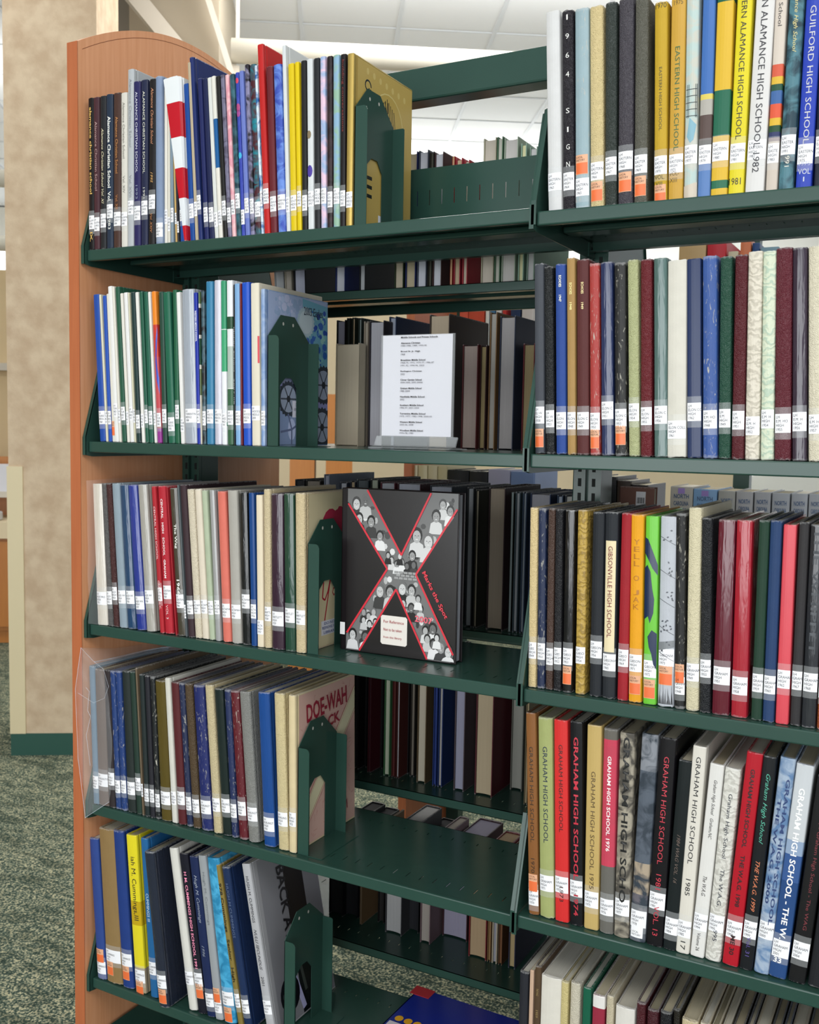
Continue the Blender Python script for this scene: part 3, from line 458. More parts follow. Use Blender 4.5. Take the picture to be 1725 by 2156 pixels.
  {'x':0.9549,'t':0.0168,'h':0.2817,'y':0.012,'l':-0.0371,'lb':0.0628,'tx':[['ECHOES','f4f0dc',0.265,0.2478,0.28,'b'],['1947','f4f0dc',0.2361,0.2261,0.28,'b']],'c':'2c4c98','f':'cl','n':'royal blue stamped 1947','sl':['ELON COLLE','HIGH',1947]},
  {'x':0.9728,'t':0.0139,'h':0.2896,'y':0.012,'l':-0.037,'lb':0.063,'tx':[['ECHOES','f0e49c',0.2533,0.2362,0.32,'b'],['1948','f0e49c',0.2245,0.2136,0.32,'b']],'c':'b08c54','f':'cl','n':'tan stamped 1948','sl':['ELON COLLE','HIGH',1948]},
  {'x':0.9874,'t':0.0196,'h':0.2865,'y':0.012,'l':-0.035,'lb':0.0631,'tx':[['ECHOES','f0dca0',0.2532,0.2362,0.24,'b'],['1949','f0dca0',0.2237,0.2138,0.24,'b']],'c':'5c2c2c','f':'cl','n':'maroon-brown stamped 1949','sl':['ELON COLLE','HIGH',1949]},
  {'x':1.008,'t':0.016,'h':0.2799,'y':0.012,'l':-0.0392,'lb':0.0623,'st':0.0379,'c':'b0403c','f':'wo','n':'worn red','sl':['ELON COLLE','HIGH',1950]},
  {'x':1.0253,'t':0.0192,'h':0.2801,'y':0.012,'l':-0.0419,'lb':0.0786,'c':'28345c','f':'gw','n':'navy','sl':['ELON COLLE','HIGH',1951]},
  {'x':1.0458,'t':0.0182,'h':0.2783,'y':0.012,'l':-0.0408,'lb':0.068,'st':0.0439,'c':'282828','f':'wo','n':'black scuffed','sl':['ELON COLLE','HIGH',1953]},
  {'x':1.0664,'t':0.0165,'h':0.2811,'y':0.012,'l':-0.0441,'lb':0.0761,'c':'b8bc8c','f':'le','n':'pale sage','sl':['ELON COLLE','HIGH',1954]},
  {'x':1.0836,'t':0.0172,'h':0.2808,'y':0.012,'l':-0.0371,'lb':0.0708,'c':'6c2028','f':'le','n':'dark red pebbled','sl':['ELON COLLE','HIGH',1955]},
  {'x':1.1033,'t':0.0198,'h':0.2809,'y':0.012,'l':-0.0411,'lb':0.0727,'c':'54706c','f':'gw','n':'grey-green','sl':['ELON COLLE','HIGH',1956]},
  {'x':1.1217,'t':0.0277,'h':0.2766,'y':0.012,'l':-0.035,'lb':0.052,'c':'e0dcd0','f':'cl','n':'white with a torn split spine','sl':['ELON COLLE','HIGH',1961]},
  {'x':1.1504,'t':0.0206,'h':0.2769,'y':0.012,'l':-0.0425,'lb':0.0772,'c':'24345c','f':'gl','n':'navy','sl':['ELON COLLE','HIGH',1962]},
  {'x':1.172,'t':0.0206,'h':0.2794,'y':0.012,'l':-0.0427,'lb':0.067,'c':'3c5ca0','f':'wo','n':'blue with frayed head','sl':['E.M. HOLT','HIGH',1948]},
  {'x':1.1933,'t':0.0167,'h':0.2773,'y':0.012,'l':-0.0317,'lb':0.0689,'c':'285040','f':'le','n':'green','sl':['E.M. HOLT','HIGH',1949]},
  {'x':1.2108,'t':0.0173,'h':0.2782,'y':0.012,'l':-0.0238,'lb':0.0664,'c':'5c2028','f':'le','n':'maroon','sl':['E.M. HOLT','HIGH',1951]},
  {'x':1.2287,'t':0.0198,'h':0.2815,'y':0.012,'l':-0.0262,'lb':0.059,'c':'dcd4c4','c2':'a8a090','f':'sw','n':'cream swirl-tooled','sl':['E.M. HOLT','HIGH',1952]},
  {'x':1.2493,'t':0.0178,'h':0.2807,'y':0.012,'l':-0.0312,'lb':0.0684,'c':'d4dcc4','c2':'90b4a4','f':'sw','n':'pale green swirl-tooled','sl':['E.M. HOLT','HIGH',1954]},
  {'x':1.2675,'t':0.0217,'h':0.284,'y':0.012,'l':-0.0368,'lb':0.0627,'c':'642430','f':'le','n':'dark red pebble-grain','sl':['E.M. HOLT','HIGH',1955]},
  {'x':1.2902,'t':0.0192,'h':0.2825,'y':0.012,'l':-0.0428,'lb':0.0653,'c':'382c3c','f':'gw','n':'dark purple','sl':['E.M. HOLT','HIGH',1956]},
  {'x':1.3108,'t':0.0201,'h':0.2833,'y':0.012,'l':-0.0464,'lb':0.0622,'c':'e4dcc4','f':'le','n':'cream','sl':['E.M. HOLT','HIGH',1957]},
 ],
 'R2': [
  {'x':0.9203,'t':0.0139,'h':0.2785,'y':0.012,'l':-0.0169,'lb':0.0708,'c':'e4cc98','f':'le','n':'cream-tan','sl':['GIBSONVILLE','HIGH',1949]},
  {'x':0.9351,'t':0.0134,'h':0.2786,'y':0.012,'l':-0.0206,'lb':0.0709,'c':'202c4c','f':'wo','n':'narrow navy','sl':['GIBSONVILLE','HIGH',1950]},
  {'x':0.9493,'t':0.012,'h':0.2789,'y':0.012,'l':-0.0147,'lb':0.0646,'c':'503c34','f':'le','n':'brown','sl':['GIBSONVILLE','HIGH',1951]},
  {'x':0.9619,'t':0.0128,'h':0.2781,'y':0.012,'l':-0.0182,'lb':0.0671,'c':'202024','f':'le','n':'black swirl','sl':['GIBSONVILLE','HIGH',1952]},
  {'x':0.9757,'t':0.0165,'h':0.278,'y':0.012,'l':-0.0124,'lb':0.0681,'st':0.0406,'c':'18181a','f':'gw','n':'glossy black','sl':['GIBSONVILLE','HIGH',1953]},
  {'x':0.9964,'t':0.0159,'h':0.279,'y':0.012,'l':-0.0171,'lb':0.0725,'c':'bc9c4c','c2':'6c5424','f':'sw','n':'metallic gold textured','sl':['GIBSONVILLE','HIGH',1954]},
  {'x':1.0185,'t':0.0194,'h':0.2769,'y':0.012,'l':-0.0132,'lb':0.084,'c':'20242a','f':'cl','n':'plain black','sl':['GIBSONVILLE','HIGH',1956]},
  {'x':1.0383,'t':0.0211,'h':0.2785,'y':0.012,'l':-0.0158,'lb':0.0672,'c':'22262c','f':'cl','n':'black with cream title strip','k':'strip','sl':['GIBSONVILLE','HIGH',1965]},
  {'x':1.0614,'t':0.0166,'h':0.2779,'y':0.012,'l':-0.0102,'lb':0.0765,'c':'a41c28','f':'cl','n':'red','sl':['GIBSONVILLE','HIGH',1969]},
  {'x':1.0786,'t':0.0202,'h':0.2769,'y':0.012,'l':-0.0213,'lb':0.0711,'st':0.0399,'tx':[['YELL O JAK','b07010',0.2421,0.1363,0.42,'v']],'c':'f0a81c','f':'cl','n':'orange-yellow outline-lettered','sl':['GIBSONVILLE','HIGH',1971]},
  {'x':1.1005,'t':0.0199,'h':0.2757,'y':0.012,'l':-0.0217,'lb':0.0654,'st':0.0371,'c':'70c83c','f':'gl','n':'lime green with navy shapes','p':'lime','sl':['GIBSONVILLE','HIGH',1972]},
  {'x':1.1217,'t':0.0239,'h':0.2765,'y':0.012,'l':-0.0202,'lb':0.0851,'st':0.0599,'c':'c4c8d0','f':'cl','n':'pale grey with leaf drawings','p':'leaf','sl':['GIBSONVILLE','HIGH',1973]},
  {'x':1.1463,'t':0.0155,'h':0.2823,'y':0.012,'l':-0.0302,'lb':0.0466,'st':0.0652,'c':'1e1e1e','f':'wo','n':'black chipped','sl':['GRAHAM','HIGH',1948]},
  {'x':1.1624,'t':0.019,'h':0.2911,'y':0.012,'l':-0.0239,'lb':0.0684,'c':'e4dab8','f':'le','n':'tall cream pebbled','sl':['GRAHAM','HIGH',1949]},
  {'x':1.182,'t':0.0159,'h':0.2776,'y':0.012,'l':-0.028,'lb':0.0762,'c':'202226','f':'le','n':'black grained','sl':['GRAHAM','HIGH',1950]},
  {'x':1.199,'t':0.0245,'h':0.2766,'y':0.012,'l':-0.0067,'lb':0.069,'c':'641c2c','f':'gw','n':'glossy maroon','sl':['GRAHAM','HIGH',1951]},
  {'x':1.2254,'t':0.0223,'h':0.2772,'y':0.012,'l':-0.0135,'lb':0.0578,'c':'ac2434','f':'gw','n':'crimson frayed','sl':['GRAHAM','HIGH',1958]},
  {'x':1.2523,'t':0.0152,'h':0.2789,'y':0.012,'l':-0.0039,'lb':0.0655,'c':'1c3c2c','f':'cl','n':'dark green','sl':['GRAHAM','HIGH',1959]},
  {'x':1.2678,'t':0.0163,'h':0.2794,'y':0.012,'l':-0.0056,'lb':0.065,'c':'24406c','f':'cl','n':'blue','sl':['GRAHAM','HIGH',1960]},
  {'x':1.285,'t':0.0178,'h':0.2747,'y':0.012,'l':-0.0055,'lb':0.0753,'c':'dc4c58','f':'gl','n':'pink-red scuffed','sl':['GRAHAM','HIGH',1962]},
  {'x':1.3039,'t':0.014,'h':0.2793,'y':0.012,'l':-0.0028,'lb':0.0758,'c':'302e30','f':'cl','n':'charcoal','sl':['GRAHAM','HIGH',1967]},
  {'x':1.3182,'t':0.0193,'h':0.2768,'y':0.012,'l':-0.0017,'lb':0.0755,'tx':[['THE WHIPPET','40444a',0.2748,0.1017,0.5,'b']],'c':'2c2e34','f':'gw','n':'black embossed','sl':['GRAHAM','HIGH',1968]},
  {'x':1.3382,'t':0.0167,'h':0.2771,'y':0.012,'l':-0.0038,'lb':0.0692,'c':'a0502c','f':'le','n':'rust brown','sl':['GRAHAM','HIGH',1969]},
 ],
 'R3': [
  {'x':0.9325,'t':0.0175,'h':0.3204,'y':0.012,'l':-0.0456,'lb':0.0402,'st':0.0647,'tx':[['GRAHAM HIGH SCHOOL','3c2818',0.2675,0.1157,0.42],['1970','3c2818',0.0902,0.0668,0.4]],'c':'8c5c34','f':'gl','n':'brown lettered 1970','sl':['GRAHAM','HIGH',1970]},
  {'x':0.9509,'t':0.0243,'h':0.3163,'y':0.012,'l':-0.0411,'lb':0.0678,'tx':[['GRAHAM HIGH SCHOOL','1c2c44',0.2713,0.1195,0.36]],'c':'a8b070','f':'cl','n':'pale green canvas lettered','sl':['GRAHAM','HIGH',1971]},
  {'x':0.9762,'t':0.0229,'h':0.3164,'y':0.012,'l':-0.0381,'lb':0.0715,'tx':[['GRAHAM HIGH SCHOOL','3c1414',0.2786,0.1419,0.32],['1973','3c1414',0.0554,0.0321,0.32]],'c':'dc3434','f':'gl','n':'bright red lettered 1973','sl':['GRAHAM','HIGH',1973]},
  {'x':1.0001,'t':0.0213,'h':0.3174,'y':0.012,'l':-0.0325,'lb':0.071,'tx':[['GRAHAM HIGH SCHOOL','c42c40',0.2945,0.072,0.42,'b'],['1974','b42c3c',0.0489,0.0157,0.4,'b']],'c':'18181c','f':'gl','n':'black with bold red lettering 1974','sl':['GRAHAM','HIGH',1974]},
  {'x':1.0224,'t':0.0234,'h':0.3168,'y':0.012,'l':-0.0157,'lb':0.0597,'tx':[['GRAHAM HIGH SCHOOL 1975','5c4828',0.2462,0.0637,0.34]],'c':'c8ac6c','f':'gl','n':'gold-tan lettered 1975','sl':['GRAHAM','HIGH',1975]},
  {'x':1.0466,'t':0.0221,'h':0.315,'y':0.012,'l':-0.0119,'lb':0.0536,'tx':[['GRAHAM HIGH SCHOOL 1976','f4e8e8',0.274,0.1279,0.32,'b']],'bands':[[0,'6c6a64'],[0.331,'dc3c5c'],[0.947,'6c6860']],'c':'6c6860','f':'cl','n':'grey with pink panel 1976','sl':['GRAHAM','HIGH',1976]},
  {'x':1.0693,'t':0.0235,'h':0.3132,'y':0.012,'l':-0.005,'lb':0.0594,'tx':[['GRAHAM HIGH SCHO','181818',0.3074,0.0544,0.5,'b']],'c':'a8a090','c2':'54504a','f':'mb','n':'photo collage black-lettered','sl':['GRAHAM','HIGH',1977]},
  {'x':1.0928,'t':0.0251,'h':0.3166,'y':0.012,'l':0.0251,'lb':0.048,'bands':[[0,'70747c'],[0.117,'6c6870'],[0.23,'b0a08c'],[0.379,'5c6470'],[0.821,'8c9098']],'c':'5c6470','c2':'3c444e','f':'mb','n':'grey photographic','k':'lhwhite','sl':['GRAHAM','HIGH',1978]},
  {'x':1.1189,'t':0.0249,'h':0.3153,'y':0.012,'l':0.0274,'lb':0.0821,'tx':[['GRAHAM HIGH SCHOOL   1981','c43848',0.2878,0.087,0.36],['VOL. 13','c43848',0.0615,0.0163,0.36]],'c':'18161a','f':'gl','n':'black lettered red 1981','sl':['GRAHAM','HIGH',1981]},
  {'x':1.1436,'t':0.02,'h':0.2864,'y':0.012,'l':0.0429,'lb':0.0492,'tx':[['1984 WAG VOL. 16','6c5c54',0.1758,0.1024,0.3,'i']],'c':'1c2224','f':'gl','n':'short black lettered 1984','sl':['GRAHAM','HIGH',1984]},
  {'x':1.1624,'t':0.0202,'h':0.3108,'y':0.012,'l':0.0416,'lb':0.0499,'tx':[['GRAHAM HIGH SCHOOL     1985','242428',0.2955,0.0883,0.4],['17','242428',0.0186,0.0061,0.4]],'c':'e4dfd4','f':'gl','n':'white lettered 1985','sl':['GRAHAM','HIGH',1985]},
  {'x':1.1832,'t':0.0205,'h':0.2892,'y':0.012,'l':0.0588,'lb':0.0659,'tx':[['Graham High School   Graham,NC','302c2c',0.266,0.1789,0.3,'i'],['The W.A.G.','302c2c',0.1227,0.0928,0.32,'i'],['Volume 26','302c2c',0.0369,0.0098,0.28]],'c':'e8e6e2','f':'gl','n':'white lettered volume 26','sl':['GRAHAM','HIGH',1994]},
  {'x':1.2042,'t':0.0225,'h':0.287,'y':0.012,'l':0.0587,'lb':0.0696,'tx':[['Graham High School     The W.A.G.','242c3c',0.2501,0.0819,0.32],['995','242c3c',0.0469,0.0304,0.3]],'c':'dcdad2','c2':'a8a49c','f':'sw','n':'white crackle-patterned','sl':['GRAHAM','HIGH',1995]},
  {'x':1.2287,'t':0.0227,'h':0.3146,'y':0.012,'l':0.0667,'lb':0.0668,'tx':[['GRAHAM HIGH SCHOOL    THE W.A.G. 1998','2c1014',0.2909,0.0883,0.32,'b'],['ME 30','2c1014',0.0453,0.0165,0.34,'b']],'c':'b81c2c','f':'gl','n':'red lettered 1998','sl':['GRAHAM','HIGH',1998]},
  {'x':1.2523,'t':0.0188,'h':0.3125,'y':0.012,'l':0.0619,'lb':0.0724,'tx':[['Graham High School','54b098',0.2878,0.187,0.4,'i'],['THE W.A.G. 1999','dc8058',0.161,0.0876,0.36,'i'],['Vol. 31','5c4c94',0.0491,0.0205,0.34]],'c':'1c1e22','f':'gl','n':'black with teal and orange lettering 1999','sl':['GRAHAM','HIGH',1999]},
  {'x':1.2719,'t':0.0212,'h':0.3145,'y':0.012,'l':0.0704,'lb':0.077,'tx':[['GRAHAM HIGH SCHOOL','2c4070',0.2853,0.073,0.3,'b']],'c':'a8b8cc','c2':'6484ac','f':'mb','n':'cloud blue lettered 2000','sl':['GRAHAM','HIGH',2000]},
  {'x':1.2921,'t':0.0238,'h':0.3096,'y':0.012,'l':0.0755,'lb':0.0557,'tx':[['GRAHAM HIGH SCHOOL - THE W.','f4f4f4',0.276,0.0567,0.4,'b']],'bands':[[0,'2c4c80'],[0.454,'3c5c94'],[0.582,'94a8c4'],[0.645,'ccd0d4']],'c':'2c4c84','f':'gl','n':'blue and white lettered volume 33','k':'vol33','sl':['GRAHAM','HIGH',2001]},
  {'x':1.3177,'t':0.0232,'h':0.2966,'y':0.012,'l':0.0858,'lb':0.0597,'tx':[['2004 - Graham High School - The WAG','7c3038',0.2506,0.0777,0.26]],'c':'1c1c1e','f':'gl','n':'black lettered dark red 2004','sl':['GRAHAM','HIGH',2004]},
  {'x':1.3435,'t':0.0224,'h':0.2953,'y':0.012,'l':0.0801,'c':'181a20','f':'cl','n':'blue-black edge-of-frame'},
 ],
 'R4': [
  {'x':0.9199,'t':0.0164,'h':0.2667,'y':0.012,'l':0.0,'c':'22242c','f':'cl','n':'black with worn corner'},
  {'x':0.9377,'t':0.0075,'h':0.2738,'y':0.012,'l':0.0,'c':'c8a890','f':'pa','n':'thin pink-beige'},
  {'x':0.9459,'t':0.0111,'h':0.2829,'y':0.012,'l':0.0,'tx':[['THE WAG','a08858',0.2467,0.2348,0.4],['1959','a08858',0.2111,0.1992,0.4]],'c':'54402c','f':'cl','n':'brown gold-stamped'},
  {'x':0.9562,'t':0.0348,'h':0.2711,'y':0.012,'l':0.0,'c':'e4dfd4','f':'cl','n':'thick white'},
  {'x':0.9896,'t':0.0128,'h':0.2706,'y':0.012,'l':0.0,'c':'d8c88c','f':'le','n':'narrow cream-gold marbled'},
  {'x':1.0044,'t':0.017,'h':0.2732,'y':0.012,'l':0.0,'c':'d4ccb8','f':'le','n':'ivory marbled'},
  {'x':1.0248,'t':0.0139,'h':0.2709,'y':0.012,'l':0.0,'c':'1c6048','f':'gl','n':'emerald green'},
  {'x':1.0403,'t':0.0205,'h':0.2639,'y':0.012,'l':0.0,'bands':[[0.695,'983044'],[0.924,'e4e0dc'],[1,'983044']],'c':'983044','f':'gl','n':'maroon with white band'},
  {'x':1.0623,'t':0.0122,'h':0.2687,'y':0.012,'l':0.0,'c':'d0c4a8','f':'le','n':'speckled cream'},
  {'x':1.0762,'t':0.0307,'h':0.2568,'y':0.012,'l':0.0,'c':'e4e0d8','f':'cl','n':'squat white'},
  {'x':1.1083,'t':0.0143,'h':0.2721,'y':0.012,'l':0.0,'c':'4c1820','f':'le','n':'dark oxblood'},
  {'x':1.1243,'t':0.0176,'h':0.2657,'y':0.012,'l':0.0,'c':'481c24','f':'le','n':'oxblood with ridged spine'},
  {'x':1.1436,'t':0.0179,'h':0.2679,'y':0.012,'l':0.0,'c':'1c1c20','f':'le','n':'black with white-taped head'},
  {'x':1.1635,'t':0.0099,'h':0.2775,'y':0.012,'l':0.0,'c':'201c14','f':'le','n':'black with gold-flecked head'},
  {'x':1.1755,'t':0.0242,'h':0.2665,'y':0.012,'l':0.0,'c':'d8c8a0','f':'le','n':'thick cream gold-flecked'},
  {'x':1.2019,'t':0.0137,'h':0.2683,'y':0.012,'l':0.0,'c':'d4c8ac','f':'cl','n':'cream'},
  {'x':1.2174,'t':0.0121,'h':0.2671,'y':0.012,'l':0.0,'c':'c8bc9c','f':'cl','n':'buff'},
  {'x':1.2311,'t':0.0119,'h':0.2673,'y':0.012,'l':0.0,'c':'dcd4bc','f':'cl','n':'pale ivory'},
  {'x':1.2451,'t':0.0162,'h':0.269,'y':0.012,'l':0.0,'c':'282018','f':'cl','n':'black-brown gold-edged'},
  {'x':1.2635,'t':0.0102,'h':0.2707,'y':0.012,'l':0.0,'c':'1c2438','f':'cl','n':'narrow navy'},
  {'x':1.2753,'t':0.0193,'h':0.2731,'y':0.012,'l':0.0,'c':'c8b898','f':'cl','n':'beige'},
  {'x':1.2966,'t':0.0133,'h':0.2758,'y':0.012,'l':0.0,'c':'181c2c','f':'cl','n':'blue-black'},
  {'x':1.3119,'t':0.0099,'h':0.278,'y':0.012,'l':0.0,'c':'24385c','f':'cl','n':'slate blue'},
  {'x':1.3233,'t':0.0195,'h':0.2803,'y':0.012,'l':0.0,'c':'c4b49c','f':'cl','n':'sand'},
  {'x':1.3453,'t':0.0172,'h':0.2834,'y':0.012,'l':0.0,'c':'344454','f':'cl','n':'dusty blue-grey'},
 ],
 'B0': [
  {'x':0.1622,'t':0.0253,'h':0.23,'y':0.385,'pg':'c8ccd0','c':'b0b4b8','n':'grey-white leaning','d':0.19,'l':0.06},
  {'x':0.1891,'t':0.0188,'h':0.23,'y':0.385,'pg':'c8c0b4','c':'b8b0a0','n':'grey leaning','d':0.19,'l':0.06},
  {'x':0.2125,'t':0.0309,'h':0.23,'y':0.385,'pg':'c8cce0','c':'14161c','n':'lilac-edged black leaning','d':0.19,'l':0.04},
  {'x':0.3173,'t':0.0251,'h':0.22,'y':0.385,'pg':'dfe2ec','c':'1c2c68','n':'white-edged navy','d':0.19,'l':0},
  {'x':0.3759,'t':0.0158,'h':0.22,'y':0.385,'pg':'c8ccd0','c':'20242a','n':'thin grey-edged black','d':0.19,'l':0},
  {'x':0.4596,'t':0.0221,'h':0.19,'y':0.385,'pg':'d0c4ac','c':'2c3c24','n':'beige-edged dark green','d':0.19,'l':0},
  {'x':0.4849,'t':0.0243,'h':0.2721,'y':0.385,'pg':'cdbf9f','c':'24306c','n':'cream-edged navy','d':0.19,'l':0},
  {'x':0.5114,'t':0.0224,'h':0.2726,'y':0.385,'pg':'dde0ec','c':'4c5464','n':'white-edged slate','d':0.19,'l':0},
  {'x':0.5355,'t':0.0106,'h':0.2676,'y':0.385,'pg':'5c5c50','c':'24241c','n':'thin dark','d':0.19,'l':0},
  {'x':0.5467,'t':0.021,'h':0.2652,'y':0.385,'pg':'dde0ea','c':'4c3434','n':'white-edged brown with sloping cover','d':0.19,'l':0},
  {'x':0.5856,'t':0.0057,'h':0.254,'y':0.385,'pg':'d0a880','c':'c02c30','n':'thin red','d':0.19,'l':0},
  {'x':0.5935,'t':0.0154,'h':0.2486,'y':0.385,'pg':'cdb898','c':'a83040','n':'tan-edged crimson','d':0.19,'l':0},
  {'x':0.6122,'t':0.0123,'h':0.2432,'y':0.385,'pg':'d0c4b0','c':'b03440','n':'narrow crimson','d':0.19,'l':0},
  {'x':0.6525,'t':0.0274,'h':0.279,'y':0.385,'pg':'d4cabc','c':'b8b49c','n':'thick sand-edged','d':0.19,'l':0},
  {'x':0.6806,'t':0.0133,'h':0.279,'y':0.385,'pg':'c8c8bc','c':'4c7054','n':'green','d':0.19,'l':0},
  {'x':0.6955,'t':0.0297,'h':0.275,'y':0.385,'pg':'d0ccc8','c':'a4b4a0','n':'thick grey-edged sage','d':0.19,'l':0},
  {'x':0.73,'t':0.0125,'h':0.261,'y':0.385,'pg':'dcd8ac','c':'94b4a0','n':'pale green with sloping cover','d':0.19,'l':0},
  {'x':0.7476,'t':0.0167,'h':0.2524,'y':0.385,'pg':'c8c8c8','c':'88a090','n':'grey-green','d':0.19,'l':0},
 ],
 'B1': [
  {'x':0.3691,'t':0.0558,'h':0.2067,'y':0.31,'pg':'d8ccb4','c':'d0c4ac','n':'short manila folder bundle','d':0.03,'l':0},
  {'x':0.3316,'t':0.0225,'h':0.2611,'y':0.37,'pg':'a4a4b4','c':'181818','n':'grey-lilac-edged black','d':0.19,'l':0},
  {'x':0.3565,'t':0.008,'h':0.2649,'y':0.37,'pg':'2c3430','c':'20241e','n':'thin dark','d':0.19,'l':0},
  {'x':0.3695,'t':0.008,'h':0.2655,'y':0.37,'pg':'c8b090','c':'20281e','n':'buff-edged dark green','d':0.19,'l':0},
  {'x':0.3842,'t':0.0098,'h':0.2639,'y':0.37,'pg':'9ca8a4','c':'24302c','n':'grey-edged green-black','d':0.19,'l':0},
  {'x':0.4102,'t':0.0111,'h':0.2537,'y':0.35,'pg':'b0a898','c':'a89c8c','n':'soft-covered grey-beige','d':0.19,'l':0},
  {'x':0.4297,'t':0.0348,'h':0.253,'y':0.34,'pg':'b8b8c0','c':'302c34','n':'thick lilac-edged curled paperback','d':0.19,'l':0},
  {'x':0.458,'t':0.0174,'h':0.2637,'y':0.37,'pg':'9ca4b4','c':'1c2c4c','n':'lilac-edged navy','d':0.19,'l':0},
  {'x':0.5506,'t':0.0451,'h':0.2643,'y':0.37,'pg':'b8a890','c':'3c322c','n':'very thick beige-edged dark brown','d':0.19,'l':0},
  {'x':0.6341,'t':0.0341,'h':0.2018,'y':0.35,'pg':'a4948c','c':'54181c','n':'beige-edged oxblood','d':0.19,'l':0},
  {'x':0.6671,'t':0.0147,'h':0.2004,'y':0.36,'pg':'94845c','c':'3c2420','n':'narrow tan-edged','d':0.19,'l':0},
  {'x':0.686,'t':0.0158,'h':0.2623,'y':0.36,'pg':'a8a49c','c':'80603c','n':'tall tan','d':0.19,'l':0},
  {'x':0.7072,'t':0.0327,'h':0.2543,'y':0.36,'pg':'a8a4a4','c':'2c3448','n':'grey-edged navy jacketed','d':0.19,'l':0},
  {'x':0.752,'t':0.0243,'h':0.2025,'y':0.37,'pg':'90805c','c':'601820','n':'tan-edged red','d':0.19,'l':0},
 ],
 'B2': [
  {'x':0.2299,'t':0.0246,'h':0.2778,'y':0.37,'pg':'2c2c30','c':'3c3c3e','n':'dark grey boxed','d':0.19,'l':0},
  {'x':0.2579,'t':0.0382,'h':0.2778,'y':0.37,'pg':'8c8478','c':'2c2a28','n':'dark beige-edged','d':0.19,'l':0},
  {'x':0.3044,'t':0.0146,'h':0.2912,'y':0.37,'pg':'9498a4','c':'788090','n':'tall grey-blue binder','d':0.19,'l':0},
  {'x':0.3441,'t':0.0193,'h':0.2766,'y':0.37,'pg':'a0a4ac','c':'283040','n':'grey-edged slate','d':0.19,'l':0},
  {'x':0.3699,'t':0.0138,'h':0.2798,'y':0.37,'pg':'98886c','c':'1c2430','n':'tan-edged navy','d':0.19,'l':0},
  {'x':0.3861,'t':0.0297,'h':0.2839,'y':0.37,'pg':'40484c','c':'18242c','n':'blue-black','d':0.19,'l':0},
  {'x':0.4198,'t':0.0198,'h':0.2859,'y':0.37,'pg':'8c9484','c':'1c201c','n':'thin green-black','d':0.19,'l':0},
  {'x':0.4436,'t':0.0352,'h':0.2806,'y':0.37,'pg':'989ca4','c':'54202c','n':'lilac-edged wine','d':0.19,'l':0},
  {'x':0.4838,'t':0.0546,'h':0.2809,'y':0.37,'pg':'9ca0ac','c':'3c1c24','n':'thick grey-edged wine','d':0.19,'l':0},
  {'x':0.5588,'t':0.0509,'h':0.2786,'y':0.37,'pg':'989ca8','c':'28303c','n':'thick slate-edged','d':0.19,'l':0},
  {'x':0.6416,'t':0.0157,'h':0.2782,'y':0.37,'pg':'84888c','c':'202428','n':'grey-edged black','d':0.19,'l':0},
  {'x':0.6603,'t':0.0078,'h':0.2741,'y':0.37,'pg':'98907c','c':'2c2c24','n':'thin tan-edged','d':0.19,'l':0},
  {'x':0.6884,'t':0.0355,'h':0.2802,'y':0.37,'pg':'8c8070','c':'2c1c20','n':'thick beige-edged brown-black','d':0.19,'l':0},
  {'x':0.7355,'t':0.0058,'h':0.2726,'y':0.37,'pg':'748080','c':'1c2420','n':'thin green-edged','d':0.19,'l':0},
  {'x':0.7441,'t':0.0109,'h':0.2737,'y':0.37,'pg':'84888c','c':'304048','n':'grey','d':0.19,'l':0},
  {'x':0.759,'t':0.0095,'h':0.2743,'y':0.37,'pg':'747c84','c':'28384c','n':'thin slate','d':0.19,'l':0},
  {'x':0.7746,'t':0.0417,'h':0.2728,'y':0.37,'pg':'8c8c94','c':'1c2c4c','n':'thick lilac-edged navy','d':0.19,'l':0},
  {'x':0.8285,'t':0.0124,'h':0.2712,'y':0.37,'pg':'8c94a0','c':'243850','n':'narrow blue-edged','d':0.19,'l':0},
  {'x':0.8442,'t':0.0162,'h':0.272,'y':0.37,'pg':'a0a09c','c':'2c3440','n':'grey-white-edged','d':0.19,'l':0},
 ],
 'B3': [  # recessed black entries are added to stand for shade in the gaps
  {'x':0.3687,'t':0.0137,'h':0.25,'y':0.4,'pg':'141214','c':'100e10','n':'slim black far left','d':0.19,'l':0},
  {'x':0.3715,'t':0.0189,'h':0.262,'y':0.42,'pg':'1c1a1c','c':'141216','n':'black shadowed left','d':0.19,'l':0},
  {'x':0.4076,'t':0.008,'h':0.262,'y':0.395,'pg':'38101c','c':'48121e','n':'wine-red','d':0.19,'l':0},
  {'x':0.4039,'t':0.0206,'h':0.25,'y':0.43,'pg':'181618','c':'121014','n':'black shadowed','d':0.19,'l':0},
  {'x':0.4473,'t':0.0157,'h':0.262,'y':0.395,'pg':'c8d0b8','c':'3c6c44','n':'white-edged green','d':0.19,'l':0},
  {'x':0.4668,'t':0.0087,'h':0.262,'y':0.395,'pg':'5c2420','c':'54201e','n':'thin rust','d':0.19,'l':0},
  {'x':0.478,'t':0.0074,'h':0.25,'y':0.395,'pg':'c8ccd0','c':'4c2420','n':'white-edged brown','d':0.19,'l':0},
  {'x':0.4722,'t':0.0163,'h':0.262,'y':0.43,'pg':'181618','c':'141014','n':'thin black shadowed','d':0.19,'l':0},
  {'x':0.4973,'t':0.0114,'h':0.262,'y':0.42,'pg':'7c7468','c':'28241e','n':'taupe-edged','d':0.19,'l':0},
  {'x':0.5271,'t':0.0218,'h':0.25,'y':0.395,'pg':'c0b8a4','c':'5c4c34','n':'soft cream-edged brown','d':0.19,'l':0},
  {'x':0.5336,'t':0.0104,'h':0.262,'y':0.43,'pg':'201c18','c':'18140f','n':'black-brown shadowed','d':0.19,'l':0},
  {'x':0.5644,'t':0.0095,'h':0.262,'y':0.395,'pg':'1c3478','c':'18306c','n':'thin royal blue','d':0.19,'l':0},
